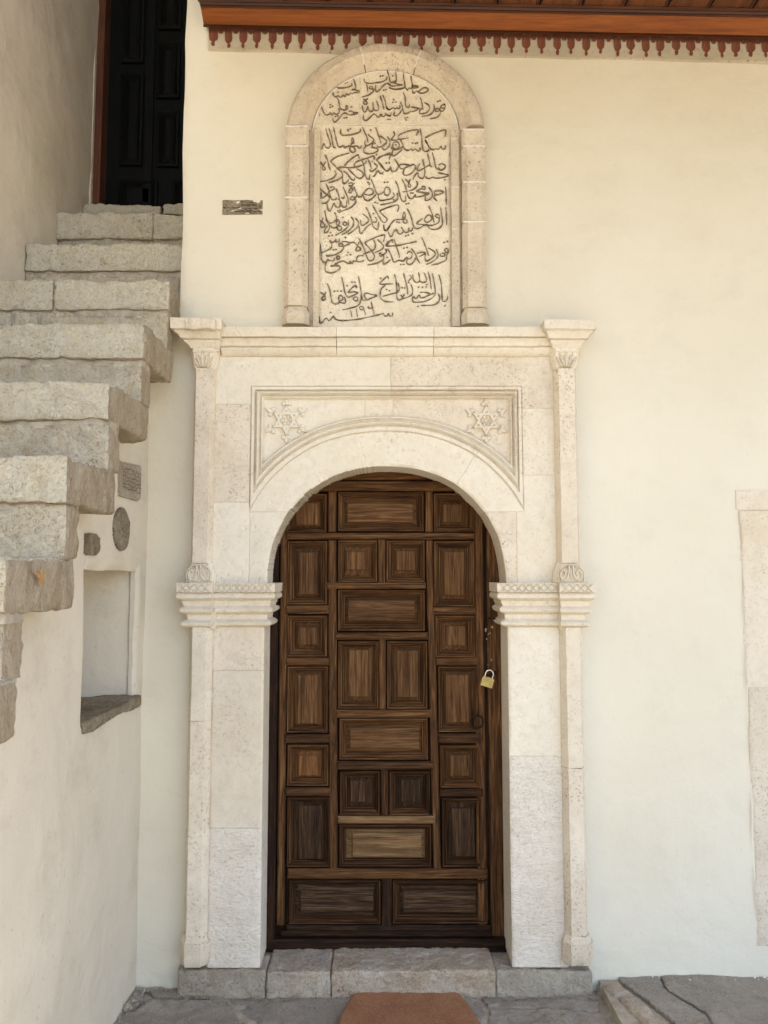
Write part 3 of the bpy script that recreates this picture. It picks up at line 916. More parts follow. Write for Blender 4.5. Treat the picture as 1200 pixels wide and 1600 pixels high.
def side_of(p, q, X, Z): return (X - p[0]) * (q[1] - p[1]) - (Z - p[1]) * (q[0] - p[0])
def portal_ids(X, Z):
    e1, e2 = face_px(X, Z)
    J = [(P(460, 711, FP), P(494.6, 756, FP)), (P(529, 684, FP), P(545.5, 735, FP)), (P(742.6, 711, FP), P(708, 763, FP))]
    sec = (side_of(*J[0], X, Z) < 0).astype(int) * 1
    inarch = (e1 < 27) & (e2 > 0) & (Z > ZZ(800, FP)) | ((e1 < 0) & (Z > ZZ(800, FP)) & (X > fxl) & (X < fxr))
    s0 = side_of(*J[0], X, Z); s1 = side_of(*J[1], X, Z); s2 = side_of(*J[2], X, Z)
    v = np.where(s0 > 0, 2, 1); v = np.where(s1 > 0, 3, v); v = np.where(s2 < 0, v, 4)
    v = np.where((X > XX(650, 700, FP)) & (s2 < 0), 3, v)
    v = np.where((X > XX(650, 700, FP)) & (s2 >= 0), 4, v)
    I = np.where(X < pcx + .017, 5, 6)
    I = np.where((X < fxl) & (Z < ZZ(632, FP)) & (Z > ZZ(785, FP)), 7, I)
    I = np.where((X < XX(470, 700, FP)) & (X >= fxl) & (Z < ZZ(680, FP)), 5, I)
    I = np.where((X > fxr - .028) & (Z < ZZ(638, FP)) & (Z > ZZ(742, FP)), 8, I)
    I = np.where((X < fxl) & (Z <= ZZ(785, FP)), 1, I)
    I = np.where((X > fxr - .028) & (Z <= ZZ(742, FP)), 4, I)
    I = np.where(inarch, v, I)
    patch = (X > XX(570, 640, FP)) & (X < XX(614, 640, FP)) & (Z < ZZ(622, FP)) & (Z > ZZ(649, FP)) & ~inarch
    I = np.where(patch, 9, I)
    return I
def portal_mask(X, Z): return np.where(Z > pcz, sup(X, Z, OA, OB) > 1, np.abs(X - pcx) > OA)
def portal_warp(X, Z):
    s = sup(X, Z, OA, OB)
    near = (np.abs(s - 1) < .0072) & (Z > pcz)
    wv = 1 + .0035 * fbm(np.stack([np.arctan2(Z - pcz, X - pcx) * 2, X * 0, X * 0], -1), 3, 3, 2)
    k = np.where(near, wv / s, 1.0)
    return pcx + (X - pcx) * k, pcz + (Z - pcz) * k
px0, px1 = XX(334, 700, FP), XX(870, 700, FP)
stones = relief('face_stone', px0, px1, ZZ(911, FP), ZZ(546, FP), .0023, FP, portal_h, M['stone'], por, back=.2, mask=portal_mask, warp=portal_warp, ids=portal_ids, groove=.0028)
for i_, o in enumerate(stones):
    o.data.materials[0] = [M['stone_smooth'], M['stone_smooth'], M['stone_smooth'], M['stone_smooth'], M['stone_pit'], M['stone_pit'], M['stone'], M['stone'], M['stone_tool']][min(i_, 8)]

# jamb stones below the imposts
def jamb(xa, xb, rows, seed):
    for k, (t, b, mt) in enumerate(rows):
        def hf(X, Z, s=seed + k):
            q = wob(X, Z)
            h = fbm(q, 4, 3, s) * .0018 + fbm(q, 45, 3, s + 1) * .0006
            h -= np.clip(fbm(q, 70, 3, s + 2) - .55, 0, 1) * .004
            ex = np.minimum(X - xa, xb - X)
            h -= np.clip(1 - ex / .010, 0, 1) ** 2 * .004 * (1 + .8 * fbm(q, 26, 3, s + 4))
            if mt == 'stone_tool':
                d = vnoise(np.stack([(X + Z * .6) * 38, (Z - X * .6) * 95, X * 0 + s], -1))
                h -= np.clip(d - .35, 0, 1) * .0035
            zt, zb = ZZ(t, FP), ZZ(b, FP)
            ez = np.minimum(zt - Z, Z - zb)
            h -= np.clip(1 - ez / .003, 0, 1) * .002
            return h
        relief('jamb_stone', xa, xb, ZZ(b, FP) + .0004, ZZ(t, FP) - .0004, .0035, FP, hf, M[mt], por, back=.2)
jl0, jl1 = XX(329, 1250, FP) - .004, XX(409.5, 1250, FP)
jr0, jr1 = XX(797, 1250, FP), XX(884, 1250, FP)
print('jambs', jl0, jl1, jr0, jr1, 'arch', pcx - OA, pcx + OA)
jamb(jl0, jl1, [(979, 1048, 'stone_pit'), (1048, 1295, 'stone'), (1295, 1513, 'stone_tool')], 5)
jamb(jr0, jr1, [(979, 1182, 'stone_smooth'), (1182, 1512, 'stone_tool')], 15)

# imposts
prof = [(981, 0), (979.5, .014), (977, .024), (973, .028), (970, .021), (968.5, .010), (966, .008), (962, .011), (960.5, .009), (959, .018), (956, .029), (952, .033), (949, .027), (947.5, .019), (945, .021), (940, .026), (938.5, .024), (937, .034), (934, .042), (929, .042), (927, .038), (926, .034), (925, .042), (911, .043)]
lev = [(ZZ(y, 2.92), o) for y, o in prof]
def impost(xa, xb, yf, l, r, seed, back=None):
    yb = Y(FP) + .2 if back is None else back
    return loft('impost', lambda o: [(xa - o * l, yb), (xa - o * l, yf - o), (xb + o * r, yf - o), (xb + o * r, yb)], lev, M['stone'], por, .010, .0012, seed, chip=.006)
CL0, CL1 = XX(295, 1000, 2.93), XX(330, 1000, 2.93)
CR0, CR1 = XX(876, 1000, 2.93), XX(911, 1000, 2.93)
YC = Y(2.915)
impost(jl0 + .012, jl1 + .002, Y(FP) + .004, 0, 1, 1)
impost(jr0 - .002, jr1 - .012, Y(FP) + .004, 1, 0, 2)
impost(CL0 + .004, CL1 - .004, YC + .01, 1, .35, 3, 0)
impost(CR0 + .004, CR1 - .004, YC + .01, .35, 1, 4, 0)
# zigzag carving on the impost bands
def zigzag(xa, xb, y, n, seed):
    mb = MB(); r = random.Random(seed)
    z0, z1 = ZZ(924.5, 2.92), ZZ(913, 2.92)
    for k in range(n):
        a = xa + (xb - xa) * k / n; b = xa + (xb - xa) * (k + 1) / n; c = (a + b) / 2
        g = .0042
        j = [r.uniform(-.001, .001) for _ in range(6)]
        mb.ribbon([(a, z0 + j[0]), (b, z1 + j[1])], g, y, .005)
        mb.ribbon([(a, z1 + j[2]), (b, z0 + j[3])], g, y, .005)
        # small facets filling top and bottom of each lozenge
        zc = (z0 + z1) / 2
        mb.prism([(a + .006, z1 - .001), (b - .006, z1 - .001), (c, zc + .004)], y - .0028, y + .002)
        mb.prism([(a + .006, z0 + .001), (c, zc - .004), (b - .006, z0 + .001)], y - .0028, y + .002)
    mb.ribbon([(xa - .004, z1), (xb + .004, z1)], .0045, y, .005)
    mb.ribbon([(xa - .004, z0), (xb + .004, z0)], .0045, y, .005)
    mb.build('zigzag_band', M['stone'], por, smooth=False)
yb_ = Y(FP) + .004 - .0425
zigzag(jl0 + .018, jl1 + .032, yb_, 9, 1)
zigzag(jr0 - .032, jr1 - .020, yb_, 8, 2)
zigzag(CL0 - .026, CL1 + .002, YC + .01 - .0425, 4, 3)
zigzag(CR0 - .002, CR1 + .026, YC + .01 - .0425, 4, 4)

# colonnettes: half octagons
def octo(xa, xb, yf, c=.017, cy=.034, yb=.0):
    def path(o):
        return [(xa - o, yb), (xa - o, yf + cy), (xa + c - o * .4, yf - o), (xb - c + o * .4, yf - o), (xb + o, yf + cy), (xb + o, yb)]
    return path
def strip(xa, xb, za, zb_, F, mat, nm='backing_strip'):
    MB().box(xa, xb, Y(F), .05, za, zb_).build(nm, mat, por, smooth=False)
for (a, b, s, fl) in ((CL0, CL1, 1, -1), (CR0, CR1, 2, 1)):
    zs, zk = ZZ(981, 2.92), ZZ(1462, 2.92)
    cut = ZZ(1127 if s == 1 else 1200, 2.92)
    loft('shaft', octo(a, b, YC), [(zk, 0), (cut - .001, 0)], M['stone_pit'], por, .010, .0016, 20 + s)
    loft('shaft', octo(a, b, YC), [(cut + .001, 0), (zs + .002, 0)], M['stone'], por, .010, .0016, 30 + s)
    # swelling foot
    z1 = ZZ(1513, 2.90)
    loft('foot', octo(a, b, YC, .018, .02), [(z1, .006), (z1 + .02, .012), (z1 + .08, .012), (zk - .025, .008), (zk, .0)], M['stone_pit'], por, .008, .004, 40 + s, freq=26)
# upper shafts with leaf capitals and curled feet
UL0, UL1 = XX(300, 700, 2.925), XX(333, 700, 2.925)
UR0, UR1 = XX(869, 700, 2.925), XX(904, 700, 2.925)
def leaf(mb, x0, z0, x1, z1, w, y, h):
    """pointed carved leaf between two points"""
    n = 7; v, f = [], []
    L = hypot(x1 - x0, z1 - z0); nx, nz = -(z1 - z0) / L, (x1 - x0) / L
    for i in range(n + 1):
        t = i / n; ww = w * sin(pi * min(1, t * .95 + .03)) ** .8 * .5 + .0006
        cx, cz = x0 + (x1 - x0) * t, z0 + (z1 - z0) * t
        hh = h * (.5 + .5 * sin(pi * t))
        v += [(cx + nx * ww, y + .002, cz + nz * ww), (cx + nx * ww * .55, y - hh, cz + nz * ww * .55), (cx, y - hh * .45, cz),
              (cx - nx * ww * .55, y - hh, cz - nz * ww * .55), (cx - nx * ww, y + .002, cz - nz * ww)]
    for i in range(n):
        for k in range(4): f.append((i * 5 + k, i * 5 + k + 1, i * 5 + 6 + k, i * 5 + 5 + k))
    mb.add(v, f)
for (a, b, s) in ((UL0, UL1, 1), (UR0, UR1, 2)):
    zc1, zc0 = ZZ(543, 2.90), ZZ(574, 2.90)
    zf1, zf0 = ZZ(879, 2.90), ZZ(911, 2.90)
    loft('shaft', octo(a, b, Y(2.915), .013, .030), [(zf1 - .002, 0), (zc0 + .002, 0)], M['stone_pit'], por, .010, .0015, 50 + s)
    loft('capital', octo(a, b, Y(2.925), .008, .014), [(zc0, .001), (zc0 + .004, .004), (zc0 + .02, .009), (zc1 - .014, .014), (zc1 - .010, .017), (zc1, .017)], M['stone'], por, .007, .0008, 60 + s)
    mb = MB(); c = (a + b) / 2; w = (b - a); yy = Y(2.925) - .0105
    hgt = zc1 - zc0 - .016
    leaf(mb, c, zc0 + .004, c, zc0 + hgt, .020, yy - .003, .010)
    for sg in (-1, 1):
        leaf(mb, c + sg * .006, zc0 + .003, c + sg * w * .30, zc0 + hgt * .96, .015, yy - .002, .010)
        leaf(mb, c + sg * .014, zc0 + .003, c + sg * w * .47, zc0 + hgt * .72, .012, yy, .009)
    mb.ribbon([(c - w * .5, zc1 - .014), (c + w * .5, zc1 - .014)], .005, yy - .004, .004)
    mb.build('capital_leaves', M['stone'], por, angle=50)
    loft('foot', octo(a, b, Y(2.925), .012, .014), [(zf0, .018), (zf0 + .012, .019), (zf1 - .03, .014), (zf1 - .008, .004), (zf1, .002)], M['stone'], por, .007, .0010, 70 + s)
    mb = MB(); yy = Y(2.925) - .018
    zb0 = zf0 + .006; H = zf1 - zf0 - .014
    mb.ribbon([(c - w * .55, zb0), (c + w * .55, zb0)], .005, yy, .003)
    mb.ribbon([(c - w * .55, zb0), (c - w * .55, zb0 + H * .6), (c - w * .30, zb0 + H), (c + w * .30, zb0 + H), (c + w * .55, zb0 + H * .6), (c + w * .55, zb0)], .0045, yy, .006)
    for sg in (-1, 1):
        mb.ribbon(spline([(c + sg * w * pxx, zb0 + H * pz) for pxx, pz in ((.08, .95), (.10, .5), (.22, .12), (.42, .15), (.46, .5), (.34, .68), (.24, .50), (.30, .34))], 5), .006, yy + .001, .008)
    leaf(mb, c, zb0 + .004, c, zb0 + H * .9, .010, yy, .005)
    mb.build('foot_scrolls', M['stone'], por, smooth=False)
# slim recess strips that fill between colonnette and face, and outside the shafts
strip(px0 - .012, px0, ZZ(911, FP), ZZ(546, FP), 2.972, M['mortar_white'])
strip(px1, px1 + .006, ZZ(911, FP), ZZ(546, FP), 2.972, M['mortar_white'])
strip(jl0 - .012, jl0 + .001, ZZ(1513, FP), ZZ(980, FP), 2.972, M['mortar_white'])
strip(jr1 - .001, jr1 + .010, ZZ(1513, FP), ZZ(980, FP), 2.972, M['mortar_white'])
strip(CL1 - .010, jl0 + .016, ZZ(983, FP), ZZ(910, FP), 2.935, M['stone'])
strip(jr1 - .016, CR0 + .010, ZZ(983, FP), ZZ(910, FP), 2.935, M['stone'])
strip(UL0 - .012, UL0 + .01, ZZ(911, FP), ZZ(560, FP), 2.985, M['stone'])
strip(CL0 - .010, CL0 + .01, ZZ(1513, FP), ZZ(980, FP), 2.985, M['stone'])

# cornice
def cz(y): return ZZ(y, 2.88)
crun = [(549, .004), (547, .014), (543.5, .022), (539, .030), (537.5, .031), (536.5, .024), (535, .034), (531, .036), (527, .044), (525, .050), (524, .042), (523, .058), (509, .062)]
lev = [(cz(y), o) for y, o in crun]
xs = [XX(343, 530, 2.9), XX(525.5, 530, 2.9), XX(678, 530, 2.9), XX(868, 530, 2.9)]
for k in range(3):
    a, b = xs[k] + .0008, xs[k + 1] - .0008
    loft('cornice_stone', lambda o, a=a, b=b: [(a, .05), (a, Y(FP) - o), (b, Y(FP) - o), (b, .05)], lev, M['stone_smooth' if k == 1 else 'stone'], por, .010, .0014, 80 + k, chip=.008)
def endblock(a, b, lo, hi, tl, tr, s):
    """a, b = plan at the foot; tl, tr = spread to left and right at the head"""
    ys = [(lo, 0.0), (lo - 3, .02), (lo - 4.5, .14), (lo - 9, .24), (lo - 13, .42), (lo - 14.5, .44), (lo - 15.5, .36), (lo - 17, .56), (lo - 22, .66), (lo - 26, .84), (lo - 27, .80), (lo - 28.5, 1), (hi, 1)]
    def path_t(t):
        return [(a - tl * t, .05), (a - tl * t, Y(2.915) - .066 * t), (b + tr * t, Y(2.915) - .052 * t), (b + tr * t, .05)]
    loft('cornice_end_block', path_t, [(cz(y), t) for y, t in ys], M['stone'], por, .009, .0016, s, chip=.010)
endblock(XX(301, 545, 2.9), XX(340, 545, 2.9), 545, 500, .075, .022, 91)
endblock(XX(868, 545, 2.9), XX(903, 545, 2.9), 545, 503, .052, .064, 92)
# chipped rough patch on the left block
rough_block('broken_edge', XX(289, 508, 2.85), XX(337, 508, 2.85), Y(2.843), Y(2.89), cz(518), cz(501) , M['stone_pit'], por, .007, .006, .005, 77, 40, wav=.002)

# ------------------------------------------------------------------ plinth and threshold
dst = thing('door_sill', (0, -.05, 0), 'worn stone threshold and plinth course under the portal', 'doorstep')
zs = .088
L0, L1 = XX(276, 1535, 2.94), XX(926, 1535, 2.94)
cutsx = [L0, XX(416, 1530, 2.94), XX(517, 1530, 2.94), XX(775, 1530, 2.94), L1]
tops = [zs - .002, zs - .004, zs + .0, zs - .004]
for k in range(4):
    rough_block('plinth_stone', cutsx[k] + .0012, cutsx[k + 1] - .0012, Y(2.935) + (.006 if k in (0, 3) else -.002), .22 if k in (1, 2) else .06, -.03, tops[k], M['plinth_warm' if k in (1, 2) else 'plinth'], dst, .006, .007, .006, 60 + k, 18, wav=.0025)
MB().box(L0 + .01, L1 - .01, Y(2.935) + .02, .2, -.03, zs - .02).build('mortar_bed', M['mortar_grey'], dst, smooth=False)

# ------------------------------------------------------------------ wooden door
FDr = 3.135
dr = thing('wooden_door', (0, Y(FDr), zs), 'dark brown walnut door with many raised square and oblong panels', 'door')
yB = Y(FDr)
def wx(px, py): return XX(px, py, FDr)
def wz(py): return ZZ(py, FDr)
MB().box(-.52, .52, yB + .018, yB + .06, zs - .01, wz(715)).build('door_board', M['dark_v'], dr, smooth=False)
def bar(name, x0, x1, y0, y1, mat, lift=.016, ch=.005, z=None):
    my = (y0 + y1) / 2
    j = rnd.uniform(-.0015, .0015)
    return MB().box(wx(x0, my), wx(x1, my), yB - lift + j, yB + .02, wz(y1), wz(y0), ch).build(name, M[mat], dr, smooth=False)
def panel(x0, x1, y0, y1, ix0, ix1, iy0, iy1, mv='wood_v', field=None):
    my = (y0 + y1) / 2
    a, b, c, d = wx(x0, my), wx(x1, my), wz(y1), wz(y0)
    ia, ib, ic, id_ = wx(ix0, my), wx(ix1, my), wz(iy1), wz(iy0)
    horiz = (b - a) > (d - c) * 1.2
    dark = y0 > 1200  # panels low on the door take a darker wood colour
    m1 = M['mid_h' if dark and horiz else 'mid_v' if dark else 'wood_h' if horiz else 'wood_v']
    fm = M[field] if field else M[('field_h' if horiz else 'field_v') if not dark else ('low_h' if horiz else 'low_v')]
    w = min(ia - a, d - id_, b - ib, ic - c) * .72
    w = max(w, .022)
    y = yB
    fr = []
    # four mitred lengths, each with the same ogee section
    secs = [(0, y + .016), (.0015, y - .014), (w * .12, y - .020), (w * .26, y - .019), (w * .32, y - .010), (w * .40, y - .012), (w * .66, y - .002), (w * .74, y + .006), (w * .80, y + .000), (w * .92, y + .002), (w, y + .014), (w, y + .018)]
    for k in range(4):
        V_, F_ = [], []
        for dd, yy in secs:
            cs = [(a + dd, yy, c + dd), (b - dd, yy, c + dd), (b - dd, yy, d - dd), (a + dd, yy, d - dd)]
            V_ += [cs[k], cs[(k + 1) % 4]]
        for i in range(len(secs) - 1): F_.append((i * 2, i * 2 + 1, i * 2 + 3, i * 2 + 2))
        fr.append((k, V_, F_))
    v = [(a + w - .002, b - w + .002, c + w - .002, d - w + .002, y + .014), (ia - .003, ib + .003, ic - .003, id_ + .003, y + .001), (ia - .0005, ib + .0005, ic - .0005, id_ + .0005, y - .007), (ia + .002, ib - .002, ic + .002, id_ - .002, y - .009)]
    V, Fc = [], []
    for (p, q, r_, s_, yy) in v: V += [(p, yy, r_), (q, yy, r_), (q, yy, s_), (p, yy, s_)]
    for i in range(3):
        for k in range(4): Fc.append((i * 4 + k, i * 4 + (k + 1) % 4, i * 4 + 4 + (k + 1) % 4, i * 4 + 4 + k))
    Fc.append((12, 13, 14, 15))
    pn = mesh('door_panel', V, Fc, fm, dr, smooth=False)
    for k, V_, F_ in fr:
        jy = rnd.uniform(-.0012, .0012)
        mm = M[('mid' if dark else 'wood') + ('_h' if k in (0, 2) else '_v')]
        mesh('panel_moulding', [(p_[0], p_[1] + jy, p_[2]) for p_ in V_], F_, mm, pn, smooth=False)
PN = [
 (447, 511, 772, 833, 463, 498, 786, 820), (528, 662, 769, 831, 543, 645, 787, 816, None, 'field_h'), (677, 741, 771, 832, 692, 722, 788, 816),
 (449, 512, 845, 945, 467, 496, 863, 929), (528, 590, 844, 910, 542, 571, 862, 890), (603, 664, 844, 910, 619, 648, 861, 891), (677, 741, 845, 948, 694, 725, 862, 930),
 (528, 664, 921, 986, 544, 648, 938, 970, None, 'field_h'),
 (449, 512, 961, 1026, 466, 496, 980, 1007), (679, 742, 961, 1027, 696, 727, 978, 1008),
 (528, 592, 1001, 1107, 545, 575, 1015, 1088), (604, 668, 1001, 1107, 621, 653, 1016, 1089),
 (449, 513, 1040, 1144, 466, 496, 1054, 1130), (684, 746, 1040, 1143, 697, 733, 1054, 1128),
 (530, 669, 1121, 1186, 547, 655, 1137, 1169, None, 'field_h'),
 (449, 514, 1162, 1227, 467, 497, 1180, 1211, None, 'orange_v'), (687, 750, 1163, 1230, 704, 733, 1179, 1212),
 (531, 594, 1203, 1272, 548, 576, 1219, 1252), (608, 672, 1203, 1272, 627, 656, 1217, 1252),
 (449, 516, 1244, 1352, 467, 502, 1258, 1341), (690, 752, 1245, 1352, 706, 741, 1262, 1337),
 (530, 674, 1286, 1352, 551, 658, 1301, 1338, None, 'pale_h'),
 (452, 595, 1373, 1441, 470, 583, 1391, 1424, None, 'low_h'), (613, 762, 1373, 1441, 630, 743, 1390, 1424, None, 'low_h')]
for p in PN:
    if len(p) == 8: panel(*p)
    else: panel(*p[:8], field=p[9])
# stiles
bar('stile', 436, 448, 740, 1445, 'wood_v', .010)
bar('stile', 743, 757, 742, 1445, 'wood_v', .010)
bar('stile', 513, 526, 768, 832, 'wood_v', .014); bar('stile', 664, 676, 768, 832, 'wood_v', .014)
def leaning_stile(xt0, xt1, yt, xb0, xb1, yb_, mat):
    """main stiles of the old door lean a little, in one length"""
    f, b, ch_ = yB - .014, yB + .02, .005
    q = [(wx(xt0, yt), wz(yt)), (wx(xt1, yt), wz(yt)), (wx(xb1, yb_), wz(yb_)), (wx(xb0, yb_), wz(yb_))]
    sx_ = (1, -1, -1, 1); sz2 = (-1, -1, 1, 1)
    V_ = [(x, b, z) for x, z in q] + [(x, f + ch_, z) for x, z in q] + [(x + sx_[k] * ch_, f, z + sz2[k] * ch_) for k, (x, z) in enumerate(q)]
    F_ = [(3, 2, 1, 0)[::-1], (8, 11, 10, 9)]
    for a_ in (0, 4):
        for k in range(4): F_.append((a_ + k, a_ + 4 + k, a_ + 4 + (k + 1) % 4, a_ + (k + 1) % 4))
    mesh('stile', V_, F_, M[mat], dr, smooth=False)
leaning_stile(513, 526, 844, 515, 528, 1362, 'wood_v')
leaning_stile(665, 676, 844, 677, 689, 1362, 'wood_v')
# rails (each a moulded strip with shouldered ends)
for r_ in [(447, 742, 833, 843, 'wood_h'), (511, 665, 910, 920, 'wood_h'), (447, 742, 752, 768, 'wood_h'), (524, 668, 988, 999, 'wood_h'), (526, 673, 1108, 1120, 'field_h'), (527, 677, 1188, 1201, 'mid_h'), (528, 679, 1273, 1285, 'pale_h'),
           (447, 514, 946, 959, 'wood_h'), (676, 744, 948, 960, 'wood_h'), (447, 514, 1027, 1039, 'wood_h'), (680, 748, 1027, 1039, 'wood_h'), (446, 516, 1146, 1160, 'mid_h'), (684, 750, 1145, 1160, 'mid_h'),
           (447, 516, 1229, 1242, 'mid_h'), (687, 754, 1231, 1243, 'mid_h'), (450, 761, 1355, 1371, 'wood_h'), (448, 766, 1443, 1452, 'dark_h'), (440, 768, 1452, 1461, 'dark_h')]:
    bar('rail', *r_, lift=.021, ch=.006)
bar('mullion', 591, 602, 843, 911, 'wood_v', .019); bar('mullion', 592, 603, 998, 1108, 'wood_v', .019); bar('mullion', 595, 607, 1201, 1273, 'mid_v', .019); bar('mullion', 596, 612, 1370, 1448, 'dark_v', .019)
bar('door_frame', 416, 434, 720, 1475, 'dark_v', .03, .004)
bar('door_frame', 763, 800, 730, 1475, 'wood_v', -.002, .003)
bar('door_frame', 404, 815, 1463, 1482, 'dark_h', .03, .004)
bar('lintel_board', 440, 770, 722, 750, 'wood_h', .006, .003)
# iron staple, strap traces, ring pull
mb = MB(); sx, sz_ = wx(770, 966), wz(966)
mb.tube([(sx - .016, yB - .004, sz_), (sx - .016, yB - .03, sz_), (sx + .014, yB - .034, sz_), (sx + .03, yB - .03, sz_)], .0042, 8)
mb.build('iron_staple', M['iron'], dr)
rx, rz = wx(744, 1126), wz(1126)
mb = MB(); mb.tube([(rx + .024 * cos(t), yB - .026 - .004 * sin(t), rz + .026 * sin(t)) for t in np.linspace(0, 2 * pi, 28, endpoint=False)], .0032, 8, True)
mb.tube([(rx - .010, yB - .002, rz + .022), (rx - .012, yB - .032, rz + .024)], .006, 8)
ring = mb.build('ring_pull', M['iron'], dr)
rr_ = random.Random(3)
ch = MB()
for k in range(10):
    py = rr_.choice([978, 984, 992, 998, 1010, 1014, 1030, 1036, 1040]) + rr_.uniform(-3, 3)
    cx, c_z = wx(763.5 + (py - 975) * .05 + rr_.uniform(-5.5, 5.5), py), wz(py)
    n_ = rr_.randint(5, 7); rad = rr_.uniform(.0018, .006)
    ch.prism([(cx + rad * rr_.uniform(.4, 1.2) * cos(2 * pi * t / n_), c_z + rad * 1.3 * rr_.uniform(.4, 1.2) * sin(2 * pi * t / n_)) for t in range(n_)], yB - .0005, yB + .004)
ch.build('filler_flecks', M['chip_paint'], dr, smooth=False)
# hasp the lock hangs from
hx, hz = wx(769, 1050), wz(1050)
MB().tube([(hx + .012, yB + .004, hz), (hx + .006, yB - .034, hz - .002), (hx - .006, yB - .034, hz - .006), (hx - .010, yB - .008, hz - .008)], .0045, 8).build('iron_staple', M['iron'], dr)
# padlock
lx, lz = wx(759, 1063), wz(1063)
pl = thing('padlock', (lx, yB - .045, lz), 'closed brass padlock with steel shackle hanging on the right of the brown door', 'padlock')
an = radians(-17)
def rot(dx, dz): return lx + dx * cos(an) - dz * sin(an), lz + dx * sin(an) + dz * cos(an)
hw, hh = .024, .019
prof_ = [(-hw, -hh), (hw, -hh), (hw, hh - .005), (hw - .004, hh), (-hw + .004, hh), (-hw, hh - .005)]
MB().prism([rot(*q) for q in prof_], yB - .052, yB - .036).prism([rot(q[0] * .86, q[1] * .84) for q in prof_], yB - .0545, yB - .03).build('body', M['brass'], pl, smooth=False)
pts = [(-.015, hh - .002), (-.0155, hh + .010)] + [(-.0155 * cos(t), hh + .012 + .0165 * sin(t)) for t in np.linspace(0, pi, 11)] + [(.0155, hh + .006), (.015, hh - .002)]
MB().tube([(rot(*q)[0], yB - .044, rot(*q)[1]) for q in pts], .0034, 10).build('shackle', M['steel'], pl)

# ------------------------------------------------------------------ arched frame above the cornice
FA = 2.94
af = thing('arched_stone_frame', (0, Y(FA), ZZ(508, FA)), 'tan stone round-arched frame with slim columns standing on the cornice', 'arch frame')
acx, acz = P(602.5, 199, FA)
AA = XX(760, 199, FA) - acx; AB = ZZ(60, FA) - acz; AN = 1.97
def arcpt(a, b, th):
    c_, s_ = cos(th), sin(th)
    return acx + a * (abs(c_) ** (2 / AN)) * (1 if c_ >= 0 else -1), acz + b * abs(s_) ** (2 / AN)
ring = [(0, .045), (0, -.018), (.003, -.030), (.014, -.050), (.022, -.056), (.056, -.062), (.060, -.060), (.072, -.044), (.078, -.036), (.082, -.034), (.100, -.018), (.104, -.006), (.112, -.004), (.118, .030)]
def voussoir(t0, t1, seed, mt='tan'):
    n = max(8, int((t1 - t0) / .022)); V, Fc = [], []
    m = len(ring)
    for i in range(n + 1):
        th = t0 + (t1 - t0) * i / n
        for w_, d in ring:
            x, z = arcpt(AA - w_, AB - w_, th)
            V.append((x, d, z))
    V = np.array(V)
    nn = fbm(V, 18, 3, seed)
    V[:, 1] -= nn * .0022 * (V[:, 1] < .01)
    V[:, 2] += fbm(V, 12, 2, seed + 4) * .002
    for i in range(n):
        for k in range(m - 1): Fc.append((i * m + k + 1, i * m + k, (i + 1) * m + k, (i + 1) * m + k + 1))
    Fc.append(tuple(range(m))); Fc.append(tuple(n * m + k for k in range(m))[::-1])
    mesh('voussoir', V, Fc, M[mt], af, angle=28)
tj = [radians(2.0), radians(67.5), radians(106), radians(178)]
for k in range(3): voussoir(tj[k] + .006, tj[k + 1] - .006, 5 + k)
# white joints in the arch
for th in (tj[1], tj[2]):
    jm = MB()
    for (w0, d0), (w1, d1) in zip(ring[1:9], ring[2:10]):
        p0 = arcpt(AA - w0, AB - w0, th); p1 = arcpt(AA - w1, AB - w1, th)
        jm.add([(p0[0] - .0028, d0 - .0004, p0[1]), (p0[0] + .0028, d0 - .0004, p0[1]), (p1[0] + .0028, d1 - .0004, p1[1]), (p1[0] - .0028, d1 - .0004, p1[1])], [(0, 1, 2, 3)])
    jm.build('lime_joint', M['mortar_white'], af, smooth=False)
zb_ = ZZ(507, 2.95)
def tcol(xa, xb, rows, seed, flip):
    # shaft blocks, then the ball foot
    for k, (t, b, mt, oct_) in enumerate(rows):
        z1, z0 = ZZ(t, FA) - .0015, ZZ(b, FA) + .0015
        pth = octo(xa, xb, Y(FA) - .004, .020 if oct_ else .010, .022 if oct_ else .010, .04)
        lv = [(z0, 0), (z1, 0)] if k < len(rows) - 1 or not oct_ else [(z0, 0), (z1, 0)]
        loft('shaft', pth, lv, M[mt], af, .009, .0016, seed + k)
        MB().box(xa + .003, xb - .003, Y(FA) - .0045, .03, z1 - .0015, z1 + .0045).build('lime_joint', M['mortar_white'], af, smooth=False)
    zt = ZZ(rows[-1][1], FA)
    loft('foot', octo(xa - .002, xb + .004, Y(FA) - .004, .018, .02, .04), [(zb_, .003), (zb_ + .03, .005), (zt - .028, .004), (zt - .012, -.003), (zt, -.010)], M['tan'], af, .007, .002, seed + 9)
tl0, tl1 = XX(444, 350, FA), XX(481, 350, FA)
tr0, tr1 = XX(723, 350, FA), XX(760.5, 350, FA)
tcol(tl0, tl1, [(198, 228, 'tan', False), (229, 308, 'tan', True), (309, 478, 'tan', True)], 10, 1)
tcol(tr0, tr1, [(203, 228, 'tan', False), (229, 284, 'tan', True), (285, 346, 'tan', True), (347, 480, 'tan', True)], 20, -1)
